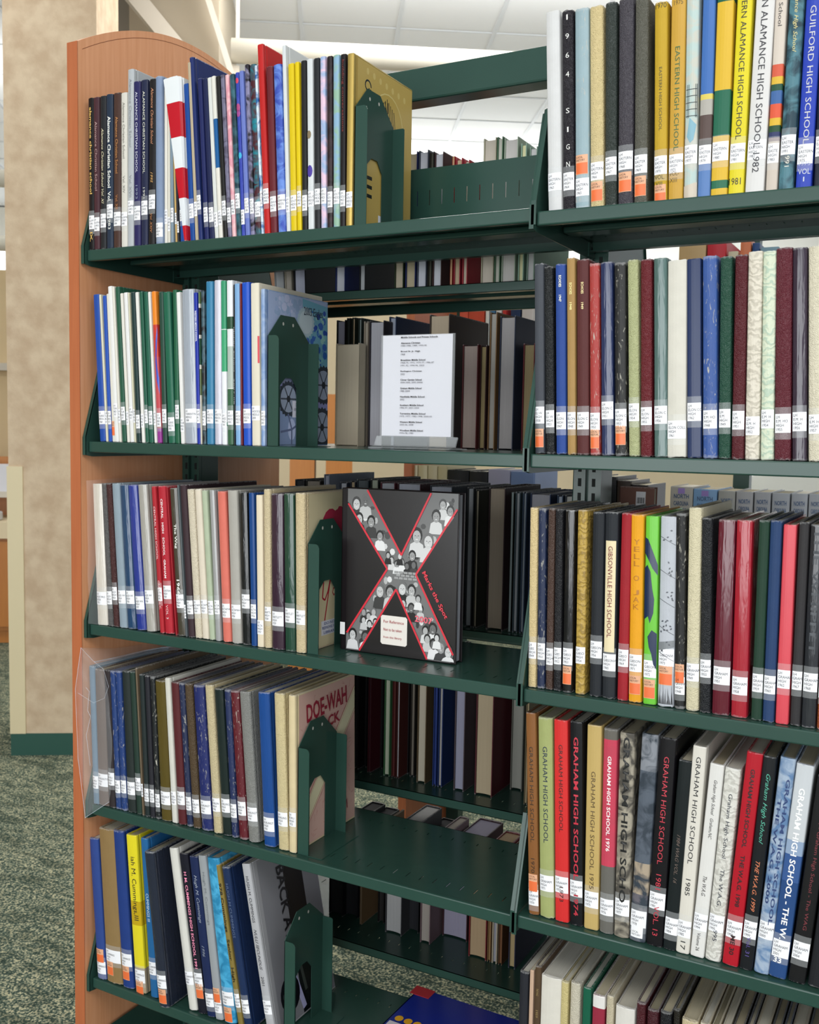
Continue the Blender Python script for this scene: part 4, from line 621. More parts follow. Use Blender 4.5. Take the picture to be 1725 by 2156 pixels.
  {'x':0.5765,'t':0.0107,'h':0.25,'y':0.395,'pg':'a09c98','c':'142c60','n':'grey-edged blue','d':0.19,'l':0},
  {'x':0.6134,'t':0.0238,'h':0.262,'y':0.395,'pg':'8c8ca0','c':'4c4044','n':'lilac-edged mauve','d':0.19,'l':0},
  {'x':0.6608,'t':0.0391,'h':0.262,'y':0.395,'pg':'a8987c','c':'501822','n':'thick tan-edged wine','d':0.19,'l':0},
  {'x':0.7114,'t':0.0272,'h':0.25,'y':0.46,'pg':'84847c','c':'5c5c54','n':'thick grey-edged','d':0.19,'l':0},
  {'x':0.7682,'t':0.0076,'h':0.262,'y':0.395,'pg':'a09070','c':'74684c','n':'cream-edged','d':0.19,'l':0},
 ],
 'B4': [  # black entries here are added too, standing for deep shade between books
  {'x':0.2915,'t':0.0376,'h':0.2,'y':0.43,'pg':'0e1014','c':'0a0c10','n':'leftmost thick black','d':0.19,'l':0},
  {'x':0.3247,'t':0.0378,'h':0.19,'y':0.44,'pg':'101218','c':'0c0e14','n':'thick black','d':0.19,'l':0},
  {'x':0.3789,'t':0.006,'h':0.2,'y':0.42,'pg':'5c4c38','c':'745c40','n':'thin tan','d':0.19,'l':0},
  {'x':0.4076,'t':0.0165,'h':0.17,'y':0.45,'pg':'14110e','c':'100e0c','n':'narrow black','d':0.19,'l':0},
  {'x':0.4436,'t':0.0418,'h':0.225,'y':0.42,'pg':'b0b0b0','c':'3c3c40','n':'thick white-edged','d':0.19,'l':0},
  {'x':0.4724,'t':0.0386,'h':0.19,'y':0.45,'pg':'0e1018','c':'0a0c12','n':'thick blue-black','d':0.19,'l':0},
  {'x':0.5299,'t':0.0249,'h':0.215,'y':0.42,'pg':'9c948c','c':'6c585c','n':'fanned-page mauve','d':0.19,'l':0},
  {'x':0.5586,'t':0.0596,'h':0.2,'y':0.47,'pg':'8c889c','c':'3c1c24','n':'very thick lilac-edged','d':0.19,'l':0},
  {'x':0.6446,'t':0.041,'h':0.205,'y':0.42,'pg':'a08868','c':'701c20','n':'thick tan-edged red','d':0.19,'l':0},
  {'x':0.6873,'t':0.0082,'h':0.2,'y':0.42,'pg':'80643c','c':'80603c','n':'thin ochre','d':0.19,'l':0},
  {'x':0.6976,'t':0.012,'h':0.2,'y':0.42,'pg':'888890','c':'b0a48c','n':'grey-edged','d':0.19,'l':0},
  {'x':0.7123,'t':0.0087,'h':0.2,'y':0.42,'pg':'6c4424','c':'5c3c20','n':'thin brown','d':0.19,'l':0},
  {'x':0.7344,'t':0.016,'h':0.19,'y':0.42,'pg':'a08c64','c':'2c2c40','n':'tan-edged navy','d':0.19,'l':0},
 ],
}
# ---------------------------------------------------------------- books
def spine_y(x, t, e): return e*((2*x/t-1)**2)
def build_cover(t, D, h, e, b, jitter, groove=True):
    ox = []
    if groove and D > .05:
        ox += [(0, D), (0, .0125), (.0009 if t > .006 else .0002, .0095), (0, .0065)]
    else: ox += [(0, D), (0, .008)]
    ys = e+.0012
    k = 7
    mid = [(t*i/(k-1), spine_y(t*i/(k-1), t, e)) for i in range(k)]
    mid[0] = (0.0004, e+.0010); mid[-1] = (t-.0004, e+.0010)
    mid.insert(1, (min(.0014, t*.09), spine_y(min(.0014, t*.09), t, e))); mid.insert(-1, (t-min(.0014, t*.09), spine_y(min(.0014, t*.09), t, e)))
    out = ox+mid+[(t-x, y) for x, y in reversed(ox)]
    # inner line
    ix = [(b, D), (b, .006+b)]; inn = ix+[(b+.0003, e+b+.0006), (t-b-.0003, e+b+.0006)]+[(t-x, y) for x, y in reversed(ix)]
    n = len(out); m = len(inn)
    V = []; F = []
    zs = [0, .0016, h-.0016, h]
    rnd = random.Random(int(t*1e6)+int(h*1e6))
    for zi, z in enumerate(zs):
        ins = .0005 if zi in (0, 3) else 0
        for i, (x, y) in enumerate(out):
            j = jitter*rnd.uniform(-1, .4) if zi in (0, 3) and len(ox) <= i < n-len(ox) else 0
            sx = (t/2-x)/(t/2)*ins; sy = ins if len(ox) <= i < n-len(ox) else 0
            V.append((x+sx, y+sy, z+(j if zi == 3 else -j if zi == 0 else 0)))
    for zi in range(3):
        for i in range(n-1):
            a = zi*n+i; F.append((a, a+1, a+n+1, a+n))
    o2 = len(V)
    for z in (zs[0], zs[3]):
        for x, y in inn: V.append((x, y, z))
    for i in range(m-1): F.append((o2+i+1, o2+i, o2+m+i, o2+m+i+1))
    # caps joining outer and inner lines (fan by nearest index)
    for top in (0, 1):
        A = [3*n*top+i for i in range(n)]; B = [o2+m*top+i for i in range(m)]
        i = j = 0
        while i < n-1 or j < m-1:
            if j == m-1 or (i < n-1 and (i+1)/(n-1) <= (j+1)/(m-1)): q = (A[i], A[i+1], B[j]); i += 1
            else: q = (A[i], B[j+1], B[j]); j += 1
            F.append(q if top else tuple(reversed(q)))
    # back edges of the boards
    F.append((0, 3*n, o2+m, o2)); F.append((n-1, o2+m-1, o2+2*m-1, 4*n-1))
    for zi in range(3): pass
    return V, F
def patch(name, x0, x1, z0, z1, t, e, eps, mat, parent, n=5):
    V = []; F = []
    for i in range(n+1):
        x = x0+(x1-x0)*i/n; y = spine_y(x, t, e)-eps
        V += [(x, y, z0), (x, y, z1)]
    for i in range(n): a = 2*i; F.append((a, a+2, a+3, a+1))
    return mobj(name, V, F, mat, parent, True)
def label_text(s, x0, w, z0, z1, t, e, eps, mat, parent):
    lines = s.split('\n'); lh = (z1-z0)/(len(lines)+.5); V = []; F = []
    for i, ln in enumerate(lines):
        size = lh*1.02; cw = size*.46
        mx = max(2, int(w/cw)); ln = ln[:mx]
        vs, fs, a, b, c, d = text_geo(ln)
        zb = z1-lh*(i+1.05); base = len(V)
        for x, y in vs:
            X = x0+x*size*.76; V.append((X, spine_y(min(max(X, 0), t), t, e)-eps, zb+y*size*.95))
        F += [tuple(base+k for k in f) for f in fs]
    return mobj('lettering', V, F, mat, parent)
def vtext(s, col, z0, z1, t, e, wfrac, style, parent, name='title_lettering', xc=.5, eps=.0005):
    # lettering that reads down the spine from z0 (top) to z1
    if style == 'v':           # letters stacked upright, outlined
        V = []; F = []; L = z0-z1; k = len(s); step = L/k
        for i, ch in enumerate(s):
            if ch == ' ': continue
            vs, fs, a, b, c, d = text_geo(ch, False)
            hh = step*.72; ww = t*wfrac
            zb = z0-step*(i+.85); base = len(V)
            for x, y in vs:
                X = t*xc-ww/2+(x-a)/max(b-a, .2)*ww*(1 if b-a > .2 else .4); V.append((X, spine_y(X, t, e)-eps, zb+(y-c)/(d-c)*hh))
            F += [tuple(base+q for q in f) for f in fs]
    else:
        vs, fs, a, b, c, d = text_geo(s, style == 'b', style == 'i')
        V = []; w = t*wfrac*(1.0 if (c < -.1) else .85)
        for x, y in vs:
            X = t*xc+((y-c)/(d-c)-.5)*w; Z = z0-(x-a)/(b-a)*(z0-z1)
            V.append((X, spine_y(min(max(X, 0), t), t, e)-eps, Z))
        F = [tuple(f) for f in fs]
    me_mat = simple('print_ink', col, .45)
    return mobj(name, V, F, me_mat, parent)
def htext(s, col, xc, zc, w, h, t, e, parent, name='title_lettering', bold=False):
    vs, fs, a, b, c, d = text_geo(s, bold); V = []
    for x, y in vs:
        X = xc*t-w/2+(x-a)/(b-a)*w; V.append((X, spine_y(min(max(X, 0), t), t, e)-.0004, zc-h/2+(y-c)/(d-c)*h))
    return mobj(name, V, [tuple(f) for f in fs], simple('print_ink', col, .45), parent)
LABELM = simple('white_label_paper', 'f2f2f6', .5); INK = simple('black_label_ink', '1c1c24', .6)
ORANGE = simple('orange_sticker', 'e8703c', .4); STICKP = simple('sticker_paper', 'e0a884', .45); TAPE = clear_mat('clear_label_tape', (.9, .93, .95, 1), .16, .12)
def make_book(o, zdeck, name, noun_cat='book', rear=False):
    t, h = o['t'], o['h']; D = o.get('d', {'pa': .20}.get(o.get('f'), .215))
    f = o.get('f', 'cl'); thin = t < .0065 or f == 'pa'
    if h > .3: D = max(D, .225)
    if o.get('k') == 'face': D = o.get('fd', .2)
    t = t-.0003
    e = min(.0018, t*.09) if f in ('gl', 'pa', 'gd') else min(.003, t*.16)
    b = .0006 if thin else .0024 if t > .009 else .0016
    lean = o.get('l', 0); ang = math.atan(lean)
    wedge = o.get('k') == 'wedge'
    if wedge: ang = -.060
    if rear:
        root = empty(name, (o['x']+t, o['y']+D, zdeck+.0005+(abs(math.sin(ang))*t)), (0, -ang if False else ang, math.pi))
    else:
        lift = t*math.sin(ang) if ang > 0 else 0
        root = empty(name, (o['x'], o['y'], zdeck+.0006+lift), (0, ang, 0))
    V, F = build_cover(t, D, h, e, b, .0012 if f in ('cl', 'wo', 'le') else .0004, not thin)
    if wedge:
        V = [((x-t)*(1+5.6*(z/h))+t*1.0, y, z) for x, y, z in V]
    cov = mobj('cover', V, F, cover_mat(f, o['c'], o.get('c2'), o.get('bands')), root, False)
    # pages
    pg = o.get('pg', random.choice(['d8cfb8', 'dcd6c6', 'cfc4a8', 'e0dcd0', 'b8ac90', 'a09880']) if not rear else 'd0c8b8')
    z1 = h-(.0032 if not thin else .0006); y1 = D-(.0035 if not thin else .0005); bb = b+.0001
    if not wedge:
        m = MB(); n = 5; x0, x1 = bb, t-bb
        if x1-x0 > .001:
            V = []; F = []
            cc = min(.003, (x1-x0)*.12) if rear and t > .012 else 0
            xs = [x0+(x1-x0)*i/n for i in range(n+1)]
            for zz in (.0028 if not thin else .0006, z1):
                V += [(x, e+b+.001, zz) for x in xs]+[(x, y1-cc*(1-(2*(x-x0)/(x1-x0)-1)**2), zz) for x in xs]
            k = 2*(n+1)
            for i in range(n):
                F += [(k+i, k+i+1, k+n+1+i+1, k+n+1+i), (i+1, i, n+1+i, n+1+i+1), (n+1+i+1, n+1+i, k+n+1+i, k+n+1+i+1)]
            F += [(0, k, k+n+1, n+1), (n, n+1+n, k+n+1+n, k+n)]
            mobj('page_block', V, F, page_mat(pg), root)
    # library label
    if 'lb' in o and not wedge:
        z = o['lb']; w0 = t*.04; w1 = t*.97; hgt = .0255 if h > .25 else .02
        if f in ('gl', 'le', 'cl', 'gw', 'wo', 'mb') and t > .008:
            patch('clear_tape', t*.02, t*.98, z-hgt-.009, z+.009, t, e, .00018, TAPE, root)
        lb = patch('spine_label', w0, w1, z-hgt, z, t, e, .0003, LABELM, root)
        label_text('LH\n'+o['sl'][0]+'\n'+o['sl'][1]+'\n'+str(o['sl'][2]), w0+t*.05, w1-w0, z-hgt, z, t, e, .00042, INK, lb)
    if 'st' in o:
        z = o['st']; hs = .028; x1 = min(t*.9, .021)
        s = patch('local_history_sticker', t*.06, x1, z-hs, z, t, e, .0003, STICKP, root)
        patch('orange_panel', t*.09, x1-t*.02, z-hs+.0008, z-.0115, t, e, .00036, ORANGE, s)
        label_text('LOCAL\nHISTORY', t*.1, x1-t*.06, z-.011, z-.0005, t, e, .0004, INK, s)
    for tx in o.get('tx', ()):
        s, c, za, zb, wf = tx[:5]; style = tx[5] if len(tx) > 5 else ''
        if s == 'GRAHAM HIGH SCHOOL' and o.get('c') == 'a8b8cc':
            vtext(s, c, za, zb, t, e, .3, style, root, xc=.68); vtext('THE W.A.G. 2000', c, za-.03, zb+.03, t, e, .28, style, root, xc=.3)
            continue
        vtext(s, c, min(za, h-.004), max(zb, .002), t, e, wf, style, root)
    k = o.get('k'); p = o.get('p')
    if k == 'signa':
        for i, (ch, zz) in enumerate(zip('1964SIGNA', (.276, .249, .222, .195, .143, .116, .091, .066, .037))):
            htext(ch, 'e4e4e0', .5, zz, .0022 if ch in '1I' else .0055, .0075, t, e, root)
    if k == 'y1970':
        htext('1970', '4c4420', .5, .268, t*.8, .007, t, e, root); htext('VOL.', '4c4420', .45, .034, t*.75, .006, t, e, root); htext('VIII', '4c4420', .4, .025, t*.5, .005, t, e, root)
    if k == 'y1975':
        htext('1975', '6c5828', .5, .268, t*.6, .006, t, e, root); htext('VOL-', '6c5828', .4, .037, t*.65, .006, t, e, root); htext('XIII', '6c5828', .35, .028, t*.5, .006, t, e, root)
    if k == 'y1981': htext('1981', '282820', .42, .018, t*.75, .009, t, e, root)
    if k == 'vol1': htext('1975', 'b8bcd4', .5, .032, t*.7, .005, t, e, root); htext('VOL', 'c8ccd8', .5, .022, t*.75, .007, t, e, root); htext('1', 'c8ccd8', .5, .012, .0015, .006, t, e, root)
    if k == 'vol33': htext('Vol.', 'f4f4f4', .45, .038, t*.6, .008, t, e, root, bold=True); htext('33', 'f4f4f4', .4, .026, t*.45, .008, t, e, root, bold=True)
    if k == 'strip':
        s = patch('title_strip', t*.12, t*.86, .07, .236, t, e, .0003, simple('cream_strip', 'e4d4ac', .5), root)
        vtext('GIBSONVILLE HIGH SCHOOL', '7c2c2c', .228, .092, t, e, .38, '', s, 'lettering', .48, .0011)
    if k == 'lhwhite':
        s = patch('local_history_sticker', t*.1, t*.82, .006, .036, t, e, .0003, LABELM, root)
        label_text('LOCAL\nHISTORY', t*.14, t*.8, .007, .018, t, e, .0004, INK, s)
    if p == 'lime': pass
    if p: spine_art(p, root, t, h, e)
    if o.get('c') == 'e4dcc8':
        patch('red_tab', t*.8, t*.99, .145, .192, t, e, .0004, simple('red_tab', 'c82c3c', .4), root)
    if 'with red sticker' in o['n']: pass
    return root
def art_patch(name, poly, col, t, e, parent, eps=.00034):
    # flat printed shape on the spine: poly of (x fraction, z metres)
    V = [(min(max(x, .02), .98)*t, spine_y(min(max(x, .02), .98)*t, t, e)-eps, z) for x, z in poly]
    return V
def spine_art(kind, root, t, h, e):
    polys = []
    def P(poly, col): polys.append((poly, col))
    if kind == 'lime':
        P([(.0, .245), (.25, .242), (.6, .225), (.98, .205), (.98, .19), (.6, .2), (.3, .212), (.0, .222)], '14284c')
        P([(.02, .2), (.2, .205), (.45, .195), (.6, .17), (.75, .155), (.7, .135), (.45, .12), (.3, .13), (.02, .125)], '14284c')
        P([(.98, .105), (.6, .11), (.3, .1), (.4, .085), (.6, .075), (.75, .06), (.98, .052)], '14284c')
    if kind == 'leaf':
        r = random.Random(3)
        for i in range(30):
            x = r.uniform(.1, .85); z = r.choice([.25, .205, .195, .16, .12, .085])+r.uniform(-.009, .009); a = r.uniform(0, 6.28); l = .0042
            pts = []
            for q, w in ((0, 0), (.5, .3), (1, 0), (.5, -.3)):
                pts.append((x+(math.cos(a)*q-math.sin(a)*w)*l/t, z+(math.sin(a)*q+math.cos(a)*w)*l))
            P(pts, '50545c')
        for z in (.248, .2, .158, .118, .08):
            P([(.05, z), (.95, z-.012), (.95, z-.0126), (.05, z-.0008)], '44464c')
        for i in range(14):
            x = .05+i*.065; P([(x, .004), (x+.05, .004), (x+r.uniform(-.1, .1), .004+r.uniform(.01, .035))], '38383c')
        P([(.02, .082), (.98, .088), (.98, .098), (.02, .094)], '84888c')
    if kind == 'dots':
        for z, c, rr in ((.268, 'd84460', .0032), (.222, 'b04880', .0046), (.212, 'a04890', .004), (.14, '3cb4dc', .0036)):
            P([(.5+math.cos(q*.785)*rr/t, z+math.sin(q*.785)*rr*1.6) for q in range(8)], c)
    if kind == 'disc':
        P([(.3+math.cos(q*.52)*.0046/t, .158+math.sin(q*.52)*.0068) for q in range(12)], '8c7c60')
        P([(.4+math.cos(q*.52)*.0055/t, .098+math.sin(q*.52)*.01) for q in range(12)], '5040a0')
    if kind == 'swoosh':
        P([(.98, .215), (.6, .19), (.35, .15), (.5, .115), (.98, .09), (.98, .12), (.7, .14), (.62, .16), (.98, .2)], '3c54c4')
    if kind == 'ladder':
        for z in (.112, .121, .13, .139, .148): P([(.1, z), (.95, z), (.95, z+.0008), (.1, z+.0008)], '2c3034')
        for x in (.18, .3, .8, .9): P([(x, .11), (x+.04, .11), (x+.04, .155), (x, .155)], '40484c')
        P([(.02, .0), (.98, .0), (.98, .022), (.02, .018)], 'd0c4b4')
        P([(.2, .085), (.4, .11), (.9, .1), (.7, .08), (.45, .076)], '88b4c4')
    if not polys: return
    V = []; F = []; C = []
    for i, (pl, c) in enumerate(polys):
        b = len(V); V += art_patch('', pl, c, t, e, root, .00034+i*.000004)
        F.append(tuple(range(b, b+len(pl)))); C.append(c)
    o = print_obj('spine_artwork', V, F, C, root)
    bm = bmesh.new(); bm.from_mesh(o.data)
    bmesh.ops.triangulate(bm, faces=[f for f in bm.faces if len(f.verts) > 4])
    for q in range(1, 8): bmesh.ops.bisect_plane(bm, geom=bm.verts[:]+bm.edges[:]+bm.faces[:], plane_co=(t*q/8, 0, 0), plane_no=(1, 0, 0))
    for v in bm.verts: v.co.y = spine_y(v.co.x, t, e)-.00036
    bm.to_mesh(o.data); bm.free()
def print_obj(name, V, F, C, parent):
    o = mobj(name, V, F, print_mat(), parent)
    ca = o.data.color_attributes.new('Col', 'FLOAT_COLOR', 'CORNER')
    for p, c in zip(o.data.polygons, C):
        col = lin(c, .93)
        for li in p.loop_indices: ca.data[li].color = col
    return o
# ---- flat art on a plane: polys of (u,v) mapped by a function
def disc(cx, cy, rx, ry=None, n=14, a0=0, a1=6.2832):
    ry = ry or rx; return [(cx+math.cos(a0+(a1-a0)*i/n)*rx, cy+math.sin(a0+(a1-a0)*i/n)*ry) for i in range(n)]
def bar(x0, y0, x1, y1, w):
    d = math.hypot(x1-x0, y1-y0) or 1; nx, ny = -(y1-y0)/d*w/2, (x1-x0)/d*w/2
    return [(x0+nx, y0+ny), (x1+nx, y1+ny), (x1-nx, y1-ny), (x0-nx, y0-ny)]
def art(name, polys, fn, parent, eps0=.0003, de=.000004):
    V = []; F = []; C = []
    for i, (pl, c) in enumerate(polys):
        b = len(V); V += [fn(x, y, eps0+i*de) for x, y in pl]; F.append(tuple(range(b, b+len(pl)))); C.append(c)
    o = print_obj(name, V, F, C, parent)
    bm = bmesh.new(); bm.from_mesh(o.data); bmesh.ops.triangulate(bm, faces=[f for f in bm.faces if len(f.verts) > 4]); bm.to_mesh(o.data); bm.free()
    return o
def flat_text(s, col, fn, x, y, w, h, parent, ang=0, bold=False, ital=False, eps=.0017, name='cover_lettering'):
    vs, fs, a, b, c, d = text_geo(s, bold, ital); V = []
    ca, sa = math.cos(ang), math.sin(ang)
    for px, py in vs:
        X = (px-a)/(b-a)*w; Y = (py-c)/(d-c)*h
        V.append(fn(x+X*ca-Y*sa, y+X*sa+Y*ca, eps))
    return mobj(name, V, [tuple(f) for f in fs], simple('print_ink', col, .4), parent)
def side_fn(t):      # art on the right-hand board (facing +x): u from spine to fore edge, v up
    return lambda u, v, eps: (t+eps, u, v)
def gear(cx, cy, r, teeth=22, d=.12):
    return [(cx+math.cos(i*math.pi/teeth)*r*(1+(d if (i//1) % 2 else 0)), cy+math.sin(i*math.pi/teeth)*r*(1+(d if (i//1) % 2 else 0))) for i in range(2*teeth)]

# ---------------------------------------------------------------- lay out the rows
LZ = [0, -0.3651, -0.7247, -1.0887, -1.4507]; RZ = [-0.006, -0.3647, -0.7256, -1.0863, -1.4506]; BZ = [-.05, -.367, -.72, -1.067, -1.425]
PH = {'L0': 'top left shelf', 'L1': 'second left shelf', 'L2': 'third left shelf', 'L3': 'fourth left shelf', 'L4': 'fifth left shelf',
      'R0': 'top right shelf', 'R1': 'second right shelf', 'R2': 'third right shelf', 'R3': 'fourth right shelf', 'R4': 'lowest right shelf',
      'B0': 'far side behind top shelf', 'B1': 'far side behind the sign', 'B2': 'far side behind the X-cover book', 'B3': 'far side behind the empty shelf', 'B4': 'far side lowest shelf'}
def short(n):
    w = [q for q in n.replace(',', '').split() if q not in ('with', 'and', 'in', 'a')]; return ' '.join(w[:2])
ORD = ['first', 'second', 'third', 'fourth', 'fifth', 'sixth', 'seventh', 'eighth', 'ninth', 'tenth']
seen = set(); FACE = {}
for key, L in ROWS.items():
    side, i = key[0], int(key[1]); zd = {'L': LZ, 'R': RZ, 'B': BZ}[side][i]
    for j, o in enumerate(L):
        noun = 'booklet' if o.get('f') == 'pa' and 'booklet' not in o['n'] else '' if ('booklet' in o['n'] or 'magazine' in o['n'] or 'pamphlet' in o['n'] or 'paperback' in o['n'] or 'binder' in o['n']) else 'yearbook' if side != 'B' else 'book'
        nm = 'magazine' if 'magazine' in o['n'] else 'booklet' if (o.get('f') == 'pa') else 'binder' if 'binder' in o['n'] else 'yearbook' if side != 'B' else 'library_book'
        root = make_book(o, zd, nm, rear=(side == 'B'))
        n = o['n'].replace(' with ', ' %s with ' % noun, 1) if (' with ' in o['n'] and noun) else (o['n']+' '+noun).strip(); PHR = PH[key]
        if len(o['n'].split()) <= 3 and j > 0: lab = '%s right of the %s one, %s' % (n, short(L[j-1]['n']), PHR)
        elif len(o['n'].split()) <= 3: lab = '%s leftmost on the %s' % (n, PHR) if side != 'B' else '%s, leftmost on the %s' % (n, PHR)
        else: lab = '%s on the %s' % (n, PHR)
        if lab in seen and j > 1: lab = '%s after the %s and %s ones, %s' % (n, short(L[j-2]['n']), short(L[j-1]['n']), PHR)
        q = 0
        while lab in seen and q < 9: lab = '%s, %s such, %s' % (n, ORD[q+1], PHR); q += 1
        ws = lab.split()
        seen.add(lab); tag(root, ' '.join(ws[:16]), 'book', 'books on the '+PHR)
        if o.get('k') == 'face': FACE[key] = (root, o['t']-.0003, o['h'])
# ---- printed covers of the end books
r_, t, h = FACE['L0']; fn = side_fn(t)
P = [([(.012, .004), (.199, .004), (.199, h-.003), (.012, h-.003)], 'c4a85c')]
for i in range(7): P.append((disc(.045+i*.021, .262-.002*i, .0042, .0055), 'd4bc74'))
for r0, c in ((.052, 'd8c684'), (.050, 'c0a455')): P.append((disc(.115, .19, r0, r0*1.05, 24), c))
for i in range(11):
    a = 1.2+i*.42; P.append((bar(.11+math.cos(a)*.012, .2+math.sin(a)*.013, .11+math.cos(a+.25)*.026, .2+math.sin(a+.25)*.03, .0022), '14161c'))
for i in range(8): P.append((bar(.092+i*.006, .235-abs(i-3)*.004, .096+i*.007, .165-abs(i-4)*.004, .0018), '14161c'))
for i in range(14):
    a = i*.42; r0 = .011-.0004*i; b_ = a+.42
    P.append((bar(.045+math.cos(a)*r0, .238+math.sin(a)*r0, .045+math.cos(b_)*(r0-.0004), .238+math.sin(b_)*(r0-.0004), .0028), '14202c'))
P.append((bar(.055, .235, .040, .205, .003), '14202c'))
for z in (.09, .075, .06): P.append((bar(.046, z, .062, z, .006), '14161c'))
P.append(([(.084, .006), (.094, .006), (.094, .034), (.084, .034)], 'e4e8f4'))
art('cover_artwork', P, fn, r_)
r_, t, h = FACE['L1']; fn = side_fn(t)
P = [([(.010, .003), (.197, .003), (.199, .010), (.199, h-.008), (.194, h-.002), (.010, h-.002)], 'a8b8dc')]
rr = random.Random(5)
for i in range(70): P.append((disc(rr.uniform(.03, .11), rr.uniform(.16, .265), rr.uniform(.003, .009), None, 7), rr.choice(['a0b4dc', 'b4c4e4', '98b0d4', 'c0c8e8'])))
P.append(([(.13, .11), (.198, .11), (.198, h-.01), (.115, h-.003), (.118, .2)], '74b0c8'))
for i in range(90): P.append((disc(rr.uniform(.132, .194), rr.uniform(.125, .25), rr.uniform(.002, .008), None, 7), rr.choice(['3c6cc0', '2c54b0', '84c4cc', '9cd0cc', '5890c8', '3068bc'])))
P.append(([(.010, .11), (.199, .11), (.199, .135), (.010, .135)], '8890b0')); P.append(([(.010, .07), (.199, .07), (.199, .112), (.010, .112)], '9498cc'))
P.append(([(.010, .082), (.199, .082), (.199, .090), (.010, .090)], '54486c')); P.append(([(.010, .003), (.199, .003), (.199, .07), (.010, .07)], '8ca0c8'))
for cx, cy, r0 in ((.185, .115, .034), (.18, .035, .035), (.07, .085, .03), (.125, .228, .026)):
    P.append((gear(cx, cy, r0), '38404c' if cy != .228 else 'b4ccd8')); P.append((disc(cx, cy, r0*.82, None, 20), 'a0acc4' if cy != .228 else 'c8d8e0'))
    if cy != .228:
        for a in range(6): P.append((bar(cx, cy, cx+math.cos(a*1.05)*r0*.8, cy+math.sin(a*1.05)*r0*.8, .003), '48505c'))
        P.append((disc(cx, cy, r0*.2, None, 10), '30343c'))
P.append((disc(.08, .03, .012, .02, 12), 'c0ccf0'))
for a in range(4): P.append((bar(.08, .03, .08+math.cos(a*1.4+.5)*.035, .03+math.sin(a*1.4+.5)*.03, .004), '687498'))
P.append(([(.082, .052), (.112, .052), (.112, .082), (.082, .082)], 'e8e8f8'))
P = [([(min(max(x, .0095), .1995), min(max(y, .003), h-.002)) for x, y in pl], c) for pl, c in P]
art('cover_artwork', P, fn, r_)
flat_text('2003 Eagles', '182440', fn, .118, .236, .062, .020, r_)
flat_text('DO NOT', '303c64', fn, .092, .073, .02, .005, r_); flat_text('REMOVE FROM', '303c64', fn, .086, .064, .026, .005, r_); flat_text('LIBRARY', '303c64', fn, .092, .055, .018, .005, r_)
r_, t, h = FACE['L2']; fn = side_fn(t)
P = [([(.014, .004), (.199, .004), (.199, h-.003), (.014, h-.003)], 'd0c4a0')]
P += [(disc(.085, .205, .033, .044, 18), 'a82c48'), (disc(.115, .212, .026, .040, 18), 'a02c44'), (disc(.1, .255, .012, .010, 12), 'd0c4a0')]
for i in range(5): P.append((bar(.062+i*.007, .19, .062+i*.007, .225, .0008), 'd06c80'))
pth = [(.060, .118), (.056, .09), (.064, .085), (.074, .1), (.082, .122), (.074, .09), (.062, .045)]
for (a, b), (c, d) in zip(pth, pth[1:]): P.append((bar(a, b, c, d, .0034), 'a82838'))
pth = [(.098, .102), (.092, .104), (.089, .096), (.094, .09), (.1, .1), (.101, .09), (.106, .09), (.109, .102), (.112, .1), (.113, .09), (.116, .1), (.123, .102)]
for (a, b), (c, d) in zip(pth, pth[1:]): P.append((bar(a, b, c, d, .002), 'a82838'))
P.append(([(.052, .022), (.115, .022), (.115, .048), (.052, .048)], 'dcdce4'))
art('cover_artwork', P, fn, r_)
flat_text('DO NOT', '2c4484', fn, .06, .041, .04, .005, r_); flat_text('REMOVE FROM', '2c4484', fn, .054, .033, .056, .005, r_); flat_text('LIBRARY', '2c4484', fn, .058, .0245, .042, .005, r_)
r_, t, h = FACE['L3']; fn = side_fn(t)
P = [([(.012, .004), (.199, .004), (.199, h-.003), (.012, h-.003)], 'dcb4a8')]
rr = random.Random(9)
for i in range(170):
    x, y, a, l = rr.uniform(.02, .19), rr.uniform(.01, h-.012), rr.uniform(0, 3.14), rr.uniform(.004, .014)
    x1, y1 = min(max(x+math.cos(a)*l, .013), .197), min(max(y+math.sin(a)*l, .005), h-.005)
    P.append((bar(x, y, x1, y1, .0006), 'c48c84'))
P.append(([(.015, .062), (.198, .262), (.198, .215), (.015, .018)], 'e4dcb8'))
for off in (0, -.045):
    P.append((bar(.014, .065+off, .198, .264+off, .0012), 'b86c68')); P.append((bar(.014, .058+off, .198, .257+off, .0008), 'c4827c'))
P.append(([(.1, .02), (.12, .02), (.12, .06), (.1, .06)], 'd4ccd8'))
art('cover_artwork', P, fn, r_)
flat_text('DOE-WAH', '941c34', fn, .035, .228, .135, .034, r_, .06, True); flat_text('JACK', '941c34', fn, .075, .197, .07, .026, r_, .06, True); flat_text('1951', '7c1c34', fn, .142, .026, .03, .018, r_, .12, True)
r_, t, h = FACE['L4']; fn = side_fn(t)
P = [([(.010, .003), (.199, .003), (.199, h-.002), (.010, h-.002)], '8c8c92'), ([(.092, .003), (.15, .003), (.15, h-.002), (.092, h-.002)], '101418'),
     ([(.010, .003), (.02, .003), (.02, h-.002), (.010, h-.002)], 'a4a4a8')]
P.append((disc(.165, .135, .012, .028, 16), '101014')); P.append((disc(.165, .135, .005, .014, 12), 'd8b080')); P.append((bar(.165, .11, .168, .085, .006), 'b8ccd0'))
P.append((bar(.075, .10, .098, .012, .012), 'b4b4dc')); P.append((bar(.1, .11, .11, .04, .008), '48504c')); P.append((disc(.06, .055, .03, .034, 18), '14141a')); P.append((disc(.05, .055, .012, None, 12), '6c7078'))
art('cover_artwork', P, fn, r_)
flat_text('BACK AT O', '14141a', fn, .07, .29, .18, .026, r_, -1.5708, True)
